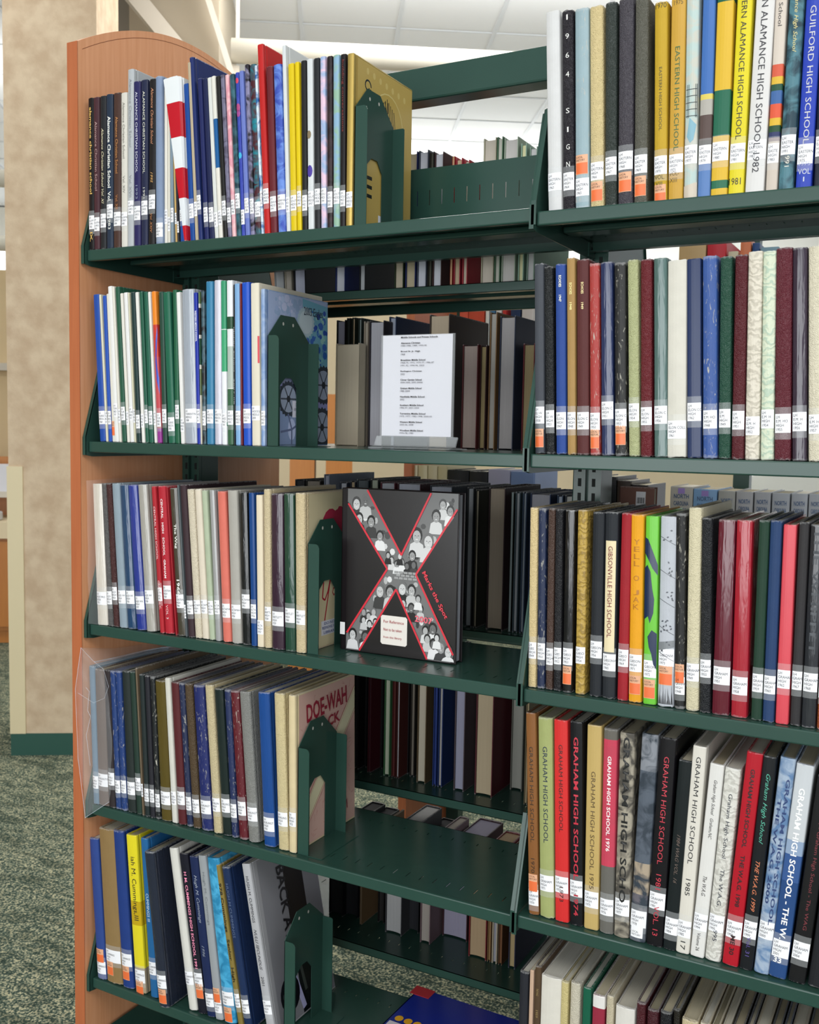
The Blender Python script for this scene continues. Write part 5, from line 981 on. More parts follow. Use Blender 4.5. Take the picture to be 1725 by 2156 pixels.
# ---------------------------------------------------------------- shelving
PAINT = paint_mat(); HOLE = simple('shadowed_slot', '0a1210', .8)
def deck_mesh(x0, x1, y0, y1, rows, spacing=.0254, off=.01):
    # a sheet with real slots: rows of (ya,yb)
    xs = [x0]; x = x0+off; sl = []
    while x < x1-.012:
        xs += [x, x+.0019]; sl.append(len(xs)-2); x += spacing
    xs.append(x1)
    ys = [y0]
    for a, b in rows: ys += [a, b]
    ys.append(y1)
    V = [(x, y, 0) for y in ys for x in xs]; nx = len(xs); F = []
    slots = set(sl)
    for j in range(len(ys)-1):
        for i in range(nx-1):
            if (j % 2 == 1) and i in slots: continue
            F.append((j*nx+i, j*nx+i+1, (j+1)*nx+i+1, (j+1)*nx+i))
    return V, F
def solid_sheet(name, V, F, th, mat, parent):
    o = mobj(name, V, F, mat, parent)
    bm = bmesh.new(); bm.from_mesh(o.data)
    bmesh.ops.remove_doubles(bm, verts=bm.verts, dist=1e-6)
    g = bmesh.ops.extrude_face_region(bm, geom=bm.faces[:]); vs = [e for e in g['geom'] if isinstance(e, bmesh.types.BMVert)]
    bmesh.ops.translate(bm, verts=vs, vec=(0, 0, -th)); bmesh.ops.recalc_face_normals(bm, faces=bm.faces[:])
    bm.to_mesh(o.data); bm.free(); return o
def bracket(name, x, mirror, depth, parent, front):
    pr = [(-.008, -.026), (.01, -.029), (depth+.018, -.029), (depth+.018, .14), (depth-.005, .158), (.046, .158), (.035, .152), (-.008, .009)]
    if not front: pr = [(depth-y, z) for y, z in reversed(pr)]
    m = MB().prism_x(pr, x, x+.0014)
    # folded stiffening flange along the sloping front edge
    s = 1 if mirror else -1
    xa, xb = (x, x+.0075) if s > 0 else (x-.006, x+.0014)
    fl = [(-.008, .009), (.035, .152), (.037, .152), (-.006, .009)]; fl2 = [(-.0085, -.026), (-.0085, .009), (-.0065, .009), (-.0065, -.026)]
    for q in (fl, fl2):
        if not front: q = [(depth-y, z) for y, z in q]
        m.prism_x(list(reversed(q)), min(xa, xb), max(xa, xb))
    b = m.build(name, PAINT, parent)
    y0 = depth-.02 if front else -.02
    h = MB().box(x-.002, x+.004, y0, y0+.045, -.027, -.004).build('hook_plate', PAINT, b)
    MB().box(x-.0025, x+.0045, y0+.010, y0+.016, -.018, -.010).box(x-.0025, x+.0045, y0+.028, y0+.034, -.018, -.010).build('bolt', HOLE, h)
    return b
def shelf(x0, x1, y0, z, depth, front, label, group, backstop=False, lift=0):
    r = empty('shelf', (x0, y0, z)); w = x1-x0
    rows = [(.035, .054), (.212, .223)] if front else [(.04, .05), (.206, .225)]
    V, F = deck_mesh(0, w, .004 if front else 0, depth, rows)
    solid_sheet('deck', V, F, .0012, PAINT, r)
    yl = 0 if front else depth
    m = MB()
    if front: m.box(-.0005, w+.0005, -.001, .010, -.0205, .0004)
    else: m.box(-.0005, w+.0005, depth-.010, depth+.001, -.0205, .0004)
    m.build('front_lip', PAINT, r, bevel=.0022)
    yb = depth if front else 0
    m = MB().box(0, w, yb-.0012 if front else 0, yb if front else .0012, -.018, 0)
    m.box(0, w, (yb-.016 if front else 0), (yb if front else .016), -.0182, -.017); m.build('rear_flange', PAINT, r)
    mid = depth*.5
    MB().box(0, w, mid-.02, mid+.02, -.0115, -.0014).build('stiffener', PAINT, r, bevel=.003)
    bracket('end_bracket', -.0035, False, depth, r, front); bracket('end_bracket', w+.002, True, depth, r, front)
    if backstop:
        V, F = deck_mesh(.004, w-.004, 0, .15, [(.083, .11)], off=.0122)
        o = solid_sheet('back_stop', V, F, .0012, PAINT, r)
        o.rotation_euler = (math.pi/2, 0, 0); o.location = (0, depth-.004, 0)
    return tag(r, label, 'shelf', group)
nm = ['top', 'second', 'third', 'fourth', 'fifth']
for i in range(5):
    shelf(.003, .911, 0, LZ[i], .26, True, 'dark green steel shelf with slotted deck, %s from top, left bay' % nm[i], 'front shelves of the left bay', i == 0)
    shelf(.9195, 1.829, 0, RZ[i], .26, True, 'dark green steel shelf full of yearbooks, %s from top, right bay' % nm[i], 'front shelves of the right bay', i == 0)
    shelf(.003, .911, .345, BZ[i], .255, False, 'dark green steel shelf on the far side, %s from top, left bay' % nm[i], 'far side shelves of the left bay')
    shelf(.9195, 1.829, .345, BZ[i], .255, False, 'dark green steel shelf on the far side, %s from top, right bay' % nm[i], 'far side shelves of the right bay')
shelf(.003, .911, 0, -1.735, .26, True, 'lowest dark green steel base shelf of the left bay, above the carpet', 'front shelves of the left bay')
for k, (x, lab) in enumerate(((-.002, 'dark green slotted steel upright against the wooden end panel'), (.892, 'dark green slotted steel upright between the two bays'), (1.806, 'dark green slotted steel upright at the right end of the right bay'))):
    r = empty('upright', (x, .272, FLOOR)); H = .345-FLOOR
    MB().box(0, .054, 0, .058, 0, H).build('post', PAINT, r, bevel=.002)
    MB().box(.0235, .0262, -.009, 0, 0, H).box(.052, .0545, -.009, 0, 0, H).build('front_flange', PAINT, r)
    m = MB(); z = .1
    while z < H-.03:
        for xx in (.010, .0355): m.box(xx, xx+.006, -.0006, .0004, z, z+.014)
        z += .0254
    m.build('slot_holes', HOLE, r)
    MB().box(-.002, .056, -.01, .066, 0, .03).build('foot', PAINT, r, bevel=.003)
    tag(r, lab, 'upright', 'steel uprights of the stack')
r = empty('tie_channel', (.05, .28, .283))
MB().box(0, .86, 0, .048, 0, .06).build('channel', PAINT, r, bevel=.004)
MB().box(-.004, 0, .004, .044, -.01, .06).box(.86, .864, .004, .044, -.01, .06).build('end_plate', PAINT, r)
tag(r, 'dark green steel tie channel across the top of the left bay', 'beam')
r = empty('tie_channel', (.955, .28, .283))
MB().box(0, .85, 0, .048, 0, .06).build('channel', PAINT, r, bevel=.004)
tag(r, 'dark green steel tie channel behind the yearbooks of the top right shelf', 'beam')
# wooden end panel with an arched top
r = empty('end_panel', (-.034, -.012, FLOOR))
W_ = .652; base = .385-FLOOR
prof = [(W_, 0)]+[(W_-W_*i/28, base+.10*(1-(2*(i/28)-1)**2)) for i in range(29)]+[(0, 0)]
m = MB().prism_x(list(reversed(prof))[::-1], 0, .026)
m.build('panel', wood_mat(), r, bevel=0)
ins = [(W_-.012-(W_-.024)*i/28, base-.010+.098*(1-(2*(i/28)-1)**2)) for i in range(29)]
V = []; F = []
for i, (y, z) in enumerate(ins): V += [(.0262, y, z), (.0262, y, z-.0012)]
for i in range(28): F.append((2*i, 2*i+2, 2*i+3, 2*i+1))
mobj('edge_banding_seam', V, F, simple('seam', '8c4c28', .6), r)
MB().box(-.0004, .0264, -.0012, 0, 0, base+.0005).build('front_edge_band', wood_mat('c47448', 'a85a36'), r)
tag(r, 'orange maple end panel with an arched top at the left of the stack', 'panel')
# ---------------------------------------------------------------- book ends
def bookend(x, z, label, y0=.015):
    r = empty('bookend', (x, y0, z+.0008))
    W2 = .125; x0, x1 = .036, .088
    outer = [(0, 0), (0, .193), (.037, .232), (.079, .232), (W2, .19), (W2, 0), (x1, 0), (x1, .103), (x1-.016, .122), (x0+.016, .122), (x0, .108), (x0, 0)]
    # plate with an arched cut-out, split in convex strips
    def sheet(poly): return [(0, y, zz) for y, zz in poly]
    V = []; F = []; th = .0012
    for poly in ([(0, 0), (x0, 0), (x0, .108), (0, .108)], [(0, .108), (x0, .108), (x0+.016, .122), (.037, .232), (0, .193)], [(x0+.016, .122), (x1-.016, .122), (.079, .232), (.037, .232)],
                 [(x1, .103), (W2, .103), (W2, .19), (.079, .232), (x1-.016, .122)], [(x1, 0), (W2, 0), (W2, .103), (x1, .103)]):
        b = len(V); k = len(poly)
        V += [(th, y, zz) for y, zz in poly]+[(0, y, zz) for y, zz in poly]
        F.append(tuple(b+i for i in range(k))); F.append(tuple(b+k+i for i in reversed(range(k))))
        for i in range(k): j = (i+1) % k; F.append((b+j, b+i, b+k+i, b+k+j))
    mobj('plate', V, F, PAINT, r)
    for yy in (0, W2-.0012):
        pr = [(0, 0), (.0235, 0), (.0235, .186), (.021, .191), (.017, .193), (0, .193)]
        if yy: pr = [(a, min(c, .188)) for a, c in pr]
        V = [(a, yy, c) for a, c in pr]+[(a, yy+.0012, c) for a, c in pr]; k = len(pr)
        F = [tuple(range(k)), tuple(reversed(range(k, 2*k)))]+[(i, (i+1) % k+0, k+(i+1) % k, k+i)[::-1] for i in range(k)]
        mobj('side_flange', V, F, PAINT, r)
    MB().box(-.0, .052, 0, W2, -.0006, .0004).build('base_plate', PAINT, r)
    m = MB()
    for yy in (.044, .074): m.v += [(th+.0003, yy+math.cos(a*.785)*.0026, .217+math.sin(a*.785)*.0032) for a in range(8)]; m.f.append(tuple(range(len(m.v)-8, len(m.v))))
    m.build('punched_hole', simple('hole_light', 'b8b8b0', .6) if x > .4 else HOLE, r)
    return tag(r, label, 'bookend', 'dark green steel bookends')
bookend(.5905, LZ[0], 'dark green steel bookend against the gold tiger yearbook, top left shelf')
bookend(.4175, LZ[1], 'dark green steel bookend against the pale blue gear-patterned yearbook')
bookend(.5060, LZ[2], 'dark green steel bookend against the cream yearbook with a red emblem')
bookend(.4900, LZ[3], 'dark green steel bookend against the pink pictorial yearbook')
bookend(.4640, LZ[4], 'dark green steel bookend against the leaning silver yearbook, fifth left shelf')
# ---------------------------------------------------------------- book displayed with its front cover out
r = empty('display_yearbook', (.536, .077, LZ[2]+.0008), (0, 0, .013))
w, hh, dp = .228, .289, .026
MB().box(0, w, 0, .0026, 0, hh).box(0, w, dp-.0026, dp, 0, hh).box(0, .003, 0, dp, 0, hh).build('cover', simple('glossy_black_board', '1c181a', .22, spec=.3), r, bevel=.0008)
MB().box(.004, w-.005, .0028, dp-.0028, .003, hh-.004).build('page_block', page_mat('b8bcc8'), r)
fn = lambda u, v, eps: (u, -eps, v)
P = [([(.012, .002), (w-.001, .002), (w-.001, hh-.001), (.012, hh-.001)], '1c1818')]
xc = .132; zc = .146
xpoly = [(.012, hh-.001), (.052, hh-.001), (.121, .178), (.176, hh-.001), (w-.002, hh-.001), (w-.002, .262), (.150, .147), (w-.004, .018), (w-.010, .002), (.174, .002), (.112, .118), (.040, .002), (.012, .002), (.012, .03), (.094, .152), (.012, .265)]
P.append((xpoly, '747474'))
rr = random.Random(21)
def inside(x, y, poly):
    c = False; j = len(poly)-1
    for i in range(len(poly)):
        if ((poly[i][1] > y) != (poly[j][1] > y)) and (x < (poly[j][0]-poly[i][0])*(y-poly[i][1])/(poly[j][1]-poly[i][1])+poly[i][0]): c = not c
        j = i
    return c
def clipd(pl): return [(x, y) for x, y in pl if .012 <= x <= w-.002 and .003 <= y <= hh-.002]
for i in range(150):
    x, y = rr.uniform(.014, w-.004), rr.uniform(.01, hh-.01)
    if all(inside(x+dx, y+dy, xpoly) for dx, dy in ((-.006, 0), (.006, 0), (0, .007), (0, -.007))): P.append((disc(x, y, rr.uniform(.003, .006), rr.uniform(.003, .007), 7), rr.choice(['d8d8d8', '4c4c4c', '383838', 'b8b8b8', '6c6c6c', 'e4e4e4'])))
heads = [(.030, .262, 1.0), (.048, .268, 1.0), (.036, .236, .9), (.060, .232, .9), (.052, .205, .8), (.078, .208, .8), (.198, .268, .8), (.212, .258, .8), (.186, .248, .95), (.150, .213, 1.15), (.172, .205, 1.15), (.142, .178, .8),
         (.102, .168, .55), (.112, .162, .55), (.122, .166, .55), (.132, .160, .55), (.095, .176, .5), (.118, .176, .5), (.145, .163, .6),
         (.080, .112, 1.0), (.100, .112, 1.0), (.124, .120, 1.0), (.142, .118, .9), (.126, .094, .75), (.142, .088, .75), (.160, .088, .6), (.155, .105, .6),
         (.048, .072, .6), (.058, .066, .6), (.068, .074, .6), (.060, .052, .6), (.072, .056, .6), (.082, .066, .55), (.048, .058, .55), (.026, .030, .9), (.052, .028, .9),
         (.170, .052, .7), (.184, .056, .9), (.174, .038, .7), (.186, .030, .85), (.200, .026, .95), (.214, .020, .9), (.192, .042, .6)]
for x, y, s in heads:
    hair = rr.choice(['1c1c1c', '2c2c2c', '484848', '707070', '242424']); skin = rr.choice(['c4c4c4', 'b4b4b4', '9c9c9c', 'd0d0d0', '6c6c6c']); shirt = rr.choice(['e8e8e8', 'd8d8d8', '3c3c3c', 'c8c8c8', '202020'])
    a, b = .0082*s, .0105*s
    lo = max(y-b*3, .004)
    if inside(x, y, xpoly):
        P.append(([q for q in [(max(x-a*1.7, .013), lo), (min(x+a*1.7, w-.003), lo), (min(x+a*1.3, w-.003), y-b*1.2), (x+a*.4, y-b*.8), (x-a*.4, y-b*.8), (max(x-a*1.3, .013), y-b*1.2)]], shirt))
        P.append((disc(x, y+b*.15, a*1.12, b*1.12, 12), hair)); P.append((disc(x, y-b*.12, a*.82, b*.92, 12), skin))
        if s > .7:
            for sx in (-1, 1): P.append((disc(x+sx*a*.32, y+b*.02, a*.15, b*.06, 6), '4c4c4c'))
            P.append((disc(x, y-b*.5, a*.3, b*.07, 8), 'e4e4e4')); P.append((bar(x, y+b*.0, x+a*.04, y-b*.25, a*.1), '909090'))
for i in range(3):
    for j in range(6): P.append(([(.108+j*.009+(i % 2)*.004, .136+i*.005), (.116+j*.009+(i % 2)*.004, .136+i*.005), (.116+j*.009+(i % 2)*.004, .140+i*.005), (.108+j*.009+(i % 2)*.004, .140+i*.005)], 'a0a0a0'))
# black field redrawn over whatever spills out of the X, then the red outlines
for pl in ([(.054, hh-.001), (.121, .178), (.174, hh-.001)], [(w-.001, .260), (.150, .147), (w-.001, .020)], [(.174, .002), (.112, .118), (.040, .002)], [(.012, .03), (.094, .152), (.012, .265)]): P.append((pl, '1c1818'))
red = 'dc3040'
for a in (((.052, hh-.002), (.121, .178)), ((.121, .178), (.176, hh-.002)), ((w-.003, .262), (.150, .147)), ((.150, .147), (w-.005, .016)), ((.174, .003), (.112, .118)), ((.112, .118), (.040, .003)), ((.014, .032), (.094, .152)), ((.094, .152), (.014, .262))):
    P.append((bar(*a[0], *a[1], .0034), red))
P.append(([(.086, .020), (.132, .020), (.135, .023), (.135, .068), (.132, .071), (.086, .071), (.083, .068), (.083, .023)], 'ece6de'))
P.append(([(-.0, .028), (.010, .028), (.010, .050), (-.0, .050)], 'f0f0f0'))
art('cover_artwork', P, fn, r, .0003, .0000045)
flat_text('Marks the Spot', 'dc3848', fn, .160, .150, .088, .010, r, -1.03, True, eps=.0029); flat_text('2007', 'e46070', fn, .150, .066, .034, .011, r, -.05, True, eps=.0029)
for s, y, ww in (('For Reference', .058, .040), ('Not to be taken', .044, .036), ('from this library', .030, .036)): flat_text(s, 'a83c44', fn, .089, y, ww, .005, r, 0, False, eps=.0029)
tag(r, 'black yearbook standing cover out with a red-edged X photo collage', 'book')
# ---------------------------------------------------------------- acrylic sign holder
r = empty('sign_holder', (.602, .098, LZ[1]+.001), (0, 0, .02))
ACR = clear_mat('clear_acrylic', (.92, .95, .97, 1), .07, .04); ACR2 = clear_mat('acrylic_edge', (.85, .9, .92, 1), .17, .05)
MB().box(-.003, .137, -.0015, .0, .02, .195).box(-.003, .137, .0015, .003, .02, .195).build('acrylic_pocket', ACR, r)
pr = [(0, .022), (-.010, .006), (-.030, .002), (-.030, 0), (.04, 0), (.04, .002), (-.006, .004), (.003, .020)]
MB().prism_x(pr, -.010, .146).build('acrylic_base', ACR2, r, bevel=.0006)
MB().box(.0, .133, .0002, .0006, .022, .194).build('paper_sheet', simple('white_paper', 'd4d4dc', .6), r)
fn = lambda u, v, eps: (u, -.0016-eps, v)
y = .1885
SIGN = [('Middle Schools and Private Schools', 1, 0), ('', 0, 0), ('Alamance Christian', 1, 0), ('1980-1985, 1989, 1993-95', 0, 0), ('', 0, 0), ('Broad St. Jr. High', 1, 0), ('1968', 0, 0), ('', 0, 0), ('Broadview Middle School', 1, 0), ('1968-70, 1972, 1975-77, 1986-87', 0, 0), ('1991-92, 1994-96, 2003', 0, 0), ('', 0, 0),
        ('Burlington Christian', 1, 0), ('2003', 0, 0), ('', 0, 0), ('Clover Garden School', 1, 0), ('2004-2005, 2005-20006', 0, 0), ('', 0, 0), ('Graham Middle School', 1, 0), ('1985-2004', 0, 0), ('', 0, 0), ('Hawfields Middle School', 1, 0), ('2002', 0, 0), ('', 0, 0), ('Southern Middle School', 1, 0), ('1996-97, 2001-2004', 0, 0), ('', 0, 0),
        ('Turrentine Middle School', 1, 0), ('1970, 1977, 1982-1998, 2000-03', 0, 0), ('', 0, 0), ('Western Middle School', 1, 0), ('2005-06, 2008', 0, 0), ('', 0, 0), ('Woodlawn Middle School', 1, 0), ('1976-78, 1981', 0, 0)]
for s, bd, _ in SIGN:
    if s: flat_text(s, '1c1c20' if bd else '505058', fn, .036, y, len(s)*.00205, .0031, r, 0, bool(bd), eps=.0002, name='lettering')
    y -= .0048
tag(r, 'clear acrylic sign holder with a white list of middle schools', 'sign')
# ---------------------------------------------------------------- flat book with a row of yellow dots on the fifth left shelf
r = empty('flat_book', (.598, .02, LZ[4]+.001), (0, 0, -.02))
MB().box(0, .235, 0, .262, 0, .003).box(0, .235, 0, .262, .010, .0125).box(0, .003, 0, .262, 0, .0125).build('cover', simple('glossy_blue_board', '0c2484', .25), r, bevel=.0006)
MB().box(.004, .231, .003, .259, .0032, .0098).build('page_block', page_mat('d8d4c8'), r)
fn = lambda u, v, eps: (u, v, .0125+eps)
P = [(disc(.018+i*.0195, .150, .0082, .009, 16), 'e8ac20') for i in range(11)]+[([(.006, .0), (.234, .0), (.234, .136), (.006, .136)], 'e0d8dc')]
P += [([(.02, .006), (.22, .006), (.22, .118), (.02, .118)], 'c8b0b8'), (disc(.1, .06, .05, .05, 20), '94304c')]
art('cover_artwork', P, fn, r)
MB().box(-.008, .034, .236, .266, .0126, .0132).build('red_tape', simple('red_tape', 'b82c34', .4), r)
tag(r, 'blue hardcover lying flat with a row of yellow dots and red tape', 'book')
# ---------------------------------------------------------------- zip bags
BAG = clear_mat('clear_plastic_film', (.92, .94, .97, 1), .09, .1)
def bag(name, verts, faces, label, loc=(0, 0, 0)):
    r = empty(name, loc); o = mobj('plastic_film', verts, faces, BAG, r, True)
    bm = bmesh.new(); bm.from_mesh(o.data); bmesh.ops.subdivide_edges(bm, edges=bm.edges[:], cuts=5, use_grid_fill=True)
    rr = random.Random(4)
    for v in bm.verts:
        v.co.x += math.sin(v.co.z*61+v.co.y*37)*.0015+rr.uniform(-.0011, .0011); v.co.y += math.sin(v.co.z*43+v.co.x*70)*.0018+rr.uniform(-.0011, .0011)
    bm.to_mesh(o.data); bm.free(); return r
vs = [(.004, -.026, .322), (-.008, -.030, .239), (-.004, -.028, .10), (.010, -.024, -.018), (.062, -.012, .020), (.070, -.010, .147), (.050, -.012, .283), (.034, -.024, .30),
      (.030, .060, .287), (.024, .13, .289), (.046, .20, .288), (.090, .238, .284), (.002, .06, .305), (.006, .14, .300), (.030, .215, .292),
      (.006, .06, .02), (-.001, .05, .15), (.002, .16, .03), (-.001, .17, .16)]
r = bag('zip_bag', vs, [(0, 1, 5, 7), (1, 2, 5), (2, 3, 4, 5), (7, 5, 6), (0, 7, 8, 12), (7, 6, 8), (12, 8, 9, 13), (13, 9, 10, 14), (14, 10, 11), (1, 0, 12, 16), (2, 1, 16), (3, 2, 16, 15), (16, 12, 13, 18), (15, 16, 18, 17)], '', (0, 0, LZ[3]))
def thin_path(pts, w, name, mat, parent, up=(0, 0, 1)):
    m = MB()
    for a, b in zip(pts, pts[1:]):
        a, b = Vector(a), Vector(b); d = b-a; s_ = d.cross(Vector(up)).normalized(); u_ = s_.cross(d).normalized()
        m.obox((a+b)/2, s_*w/2, u_*w/2, d*.51)
    return m.build(name, mat, parent)
ZIP = clear_mat('zip_plastic', (.85, .9, 1, 1), .3, .15)
base_p = [(.034, -.020, .297), (.027, .03, .293), (.022, .08, .2905), (.022, .13, .290), (.030, .17, .2895), (.048, .21, .289)]
thin_path(base_p, .0018, 'zip_track', ZIP, r)
for k_ in range(1, 6): thin_path([(x+.0024*k_, y-.0012*k_, z-.0010*k_) for x, y, z in base_p], .0005, 'seal_ridge', ZIP, r)
thin_path([(.004, -.0265, .322), (-.008, -.0305, .239), (-.004, -.0285, .10), (.010, -.0245, -.018), (.062, -.0125, .020)], .0008, 'welded_seam', ZIP, r)
thin_path([(.004, -.0265, .322), (.034, -.0245, .300), (.050, -.013, .283), (.062, -.012, .25), (.052, -.013, .226), (.03, -.02, .215), (-.004, -.028, .232)], .0005, 'fold_crease', ZIP, r)  # pale strips drawn for the highlights along the film's folds
thin_path([(.016, -.026, .245), (.024, -.025, .238), (.020, -.026, .20), (.026, -.024, .188), (.016, -.026, .15), (.024, -.024, .09)], .0007, 'fold_crease', ZIP, r)
tag(r, 'clear zip bag hanging around the leftmost books of the fourth left shelf', 'bag')
vs = [(.000, .002, 0.002), (.034, .002, .002), (.024, -.002, .279), (-.008, -.004, .281), (.034, .2, .002), (.02, .2, .276), (-.006, .205, .284)]
r = bag('zip_bag', [(.0015, -.004, .002), (.032, -.003, .002), (.021, -.003, .278), (.0005, -.006, .284), (.033, .2, .002), (.021, .2, .281), (.001, .2, .289)], [(0, 1, 2, 3), (3, 2, 5, 6)], '', (0, 0, LZ[2]))
tag(r, 'clear plastic bag wrapped over the leftmost white yearbook, third left shelf', 'bag')
# ---------------------------------------------------------------- second book stack behind
r = empty('book_stack', (.02, 1.3, FLOOR))
MB().box(-.028, 0, -.01, .30, 0, 2.05).build('end_panel', wood_mat('c8744a', 'a85c34'), r)
for z in (.12, .42, 1.10, 1.74):
    s = MB().box(.002, 2.7, 0, .28, z-.0012, z).box(.002, 2.7, -.001, .008, z-.02, z).build('shelf_deck', PAINT, r)
for x in (.0, .9, 1.8, 2.66): MB().box(x, x+.045, .28, .32, 0, 2.05).build('upright', PAINT, r)
tag(r, 'second dark green book stack seen blurred through the gaps', 'bookcase')
DZ = [FLOOR+1.10, FLOOR+1.74]
BK = [
 (-.002,.033,-.438,'d8cca4',0,'cream box file, leftmost beside the far wooden end panel',0),
 (.032,.033,-.438,'d4c8a0',0,'second cream box file from the far wooden end panel',0),
 (.066,.033,-.438,'d8cca8',0,'third cream box file from the far wooden end panel',0),
 (.100,.032,-.438,'d4c8a0',0,'fourth cream box file, beside the black wrapped books',0),
 (.134,.070,-.448,'1c2024',0,'left black plastic-wrapped box behind the second left shelf',0),
 (.206,.060,-.450,'202428',0,'right black plastic-wrapped box behind the second left shelf',0),
 (.268,.070,-.442,'b4b4d0',0,'lavender binder seen between the second and third left shelves',0),
 (.340,.072,-.446,'7c94c4',0,'pale blue binder seen beside the dark green middle upright',0),
 (.545,.050,-.455,'2c2420',0,'dark brown book behind the middle upright',0),
 (.600,.058,-.450,'181a1c',0,'black book behind the mauve bar-coded book',0),
 (.660,.038,-.460,'3c3430',0,'dark umber book behind the mauve bar-coded book',0),
 (.700,.045,-.470,'201c20',0,'black book left of the grey lettered set behind',0),
 (0.808,0.061,-0.470,'c4c0b8',0,'beige-grey thick volume with a purple seal, leftmost of the lettered set',2),
 (0.870,0.062,-0.474,'8cb4e0',0,'light blue thick volume with a purple seal among the lettered set',2),
 (0.935,0.044,-0.476,'b4b4b0',0,'grey lettered volume right of the light blue one',1),
 (0.981,0.043,-0.476,'bcbcc0',0,'second grey lettered volume right of the light blue one',1),
 (1.027,0.041,-0.475,'b8bac0',0,'third grey lettered volume right of the light blue one',1),
 (1.071,0.044,-0.476,'b8bcc4',0,'fourth grey lettered volume right of the light blue one',1),
 (1.118,0.040,-0.475,'b8bcc4',0,'fifth grey lettered volume right of the light blue one',1),
 (1.160,0.040,-0.474,'bcc0c8',0,'grey lettered volume at the right frame edge of the set',1),
 (0.162,0.028,-0.007,'d85c44',1,'orange-red book behind the thick brown book',0),
 (0.191,0.052,0.000,'cc5038',1,'wide orange-red book behind the thick brown book',0),
 (0.247,0.012,0.004,'e8e4dc',1,'thin white book behind the tall tan book',0),
 (0.262,0.015,0.003,'4c7ca0',1,'thin blue book behind the tall tan book',0),
 (0.280,0.018,0.002,'e4e0dc',1,'white book behind the tall tan book',0),
 (0.301,0.012,0.002,'c83c38',1,'thin red book behind the tall tan book',0),
 (0.326,0.031,0.001,'2c3c5c',1,'navy book behind the plastic-jacketed book',0),
 (0.361,0.035,-0.001,'d8d0cc',1,'pale book behind the plastic-jacketed book',0),
 (0.806,0.071,0.174,'c8a878',1,'tan box behind the navy yearbook, second right shelf',0),
 (0.880,0.048,0.181,'c8303c',1,'red leaning book behind the blue frayed yearbook',0),
 (0.934,0.026,0.146,'d8ccb0',1,'low cream book behind the green yearbook',0),
 (0.964,0.027,0.175,'dc8058',1,'orange book behind the maroon yearbook, second right shelf',0),
 (0.994,0.018,0.164,'2c4c80',1,'navy book right of the orange one behind the second right shelf',0),
 (1.015,0.044,0.151,'88a8b8',1,'grey-blue book right of the navy one behind the second right shelf',0),
]
seenb = set()
for x, w_, zt, c, d, n, wr in BK:
    zd = DZ[d]; h = max(.12, zt-zd)
    o = dict(x=x, t=w_, h=h, y=1.306, c=c, f='gl', n=n, d=.2)
    rt = make_book(o, zd, 'library_book'); t = w_-.0003
    if wr:
        for s, zz in (('NORTH', .026), ('CAROLINA', .045), ('TROOPS', .064)):
            htext(s, '4c6488', .5, h-zz, t*.66, .012, t, min(.0018, t*.09), rt, bold=True)
        if wr == 2: patch('round_seal', t*.35, t*.65, h-.019, h-.004, t, .0018, .0005, simple('seal', '9c84c8', .5), rt)
    tag(rt, n, 'book', 'books in the second stack')
# one book facing out with a bar code on the far side of the third level
r = empty('library_book', (.9305, .42, BZ[2]+.001), (-.03, 0, 0))
MB().box(0, .066, 0, .0024, 0, .29).box(0, .066, .02, .0224, 0, .29).box(.0, .0024, 0, .0224, 0, .29).build('cover', cover_mat('cl', '8c6458'), r)
MB().box(.003, .064, .0026, .0198, .002, .287).build('page_block', page_mat('c8bca8'), r)
MB().box(.032, .050, -.0006, 0, .252, .281).build('barcode_label', LABELM, r)
m = MB()
for i in range(9): m.box(.0342+i*.0016, .0348+i*.0016+(.0004 if i % 3 else 0), -.0009, -.0006, .259, .270)
m.build('barcode', INK, r)
tag(r, 'mauve-brown book showing a bar code label behind the third right shelf', 'book')
# label on the thick brown book behind the sign
# ---------------------------------------------------------------- room
def rbox(name, a0, a1, b0, b1, z0, z1, mat, parent=None, bevel=0):
    m = MB(); c = room((a0+a1)/2, (b0+b1)/2, (z0+z1)/2)
    m.obox(c, RDB*((b1-b0)/2), RDA*((a1-a0)/2), Vector((0, 0, (z1-z0)/2))); return m.build(name, mat, parent, bevel=bevel)
def rchild(root, name, a0, a1, b0, b1, z0, z1, mat):
    o = rbox(name, a0, a1, b0, b1, z0, z1, mat); o.parent = root; o.matrix_parent_inverse = Matrix.Translation(root.location).inverted(); return o
# carpet
m, nt, b = newmat('mottled_carpet'); n = N(nt); tc = n('ShaderNodeTexCoord'); ob = tc.outputs['Object']
def nz(sc, det, vec=None, dist=0):
    vec = vec or ob
    t = n('ShaderNodeTexNoise'); t.inputs['Scale'].default_value = sc; t.inputs['Detail'].default_value = det; t.inputs['Distortion'].default_value = dist; n.l(vec, t.inputs['Vector']); return t.outputs['Fac']
mp = n('ShaderNodeMapping'); mp.inputs['Rotation'].default_value = (0, 0, .5); mp.inputs['Scale'].default_value = (1, 3.6, 1); n.l(ob, mp.inputs[0])
f1 = nz(170, 3); f2 = nz(7, 5, mp.outputs[0], .8)
c1 = ramp(n, f1, [(.42, lin('36463f')), (.52, lin('6c786a')), (.62, lin('b8b494'))])
c2 = mix_node(n, math_node(n, 'MULTIPLY', math_node(n, 'SUBTRACT', f2, .48, True), 7.0, True), c1, mix_node(n, .45, lin('26362e'), c1))
n.l(c2, b.inputs['Base Color']); b.inputs['Roughness'].default_value = .95; b.inputs['Specular IOR Level'].default_value = .1
bp = n('ShaderNodeBump'); bp.inputs['Strength'].default_value = .8; bp.inputs['Distance'].default_value = .003; n.l(f1, bp.inputs['Height']); n.l(bp.outputs[0], b.inputs['Normal'])
tag(rbox('floor', -3.5, 13, -8, 9, FLOOR-.05, FLOOR, m), kind='structure')
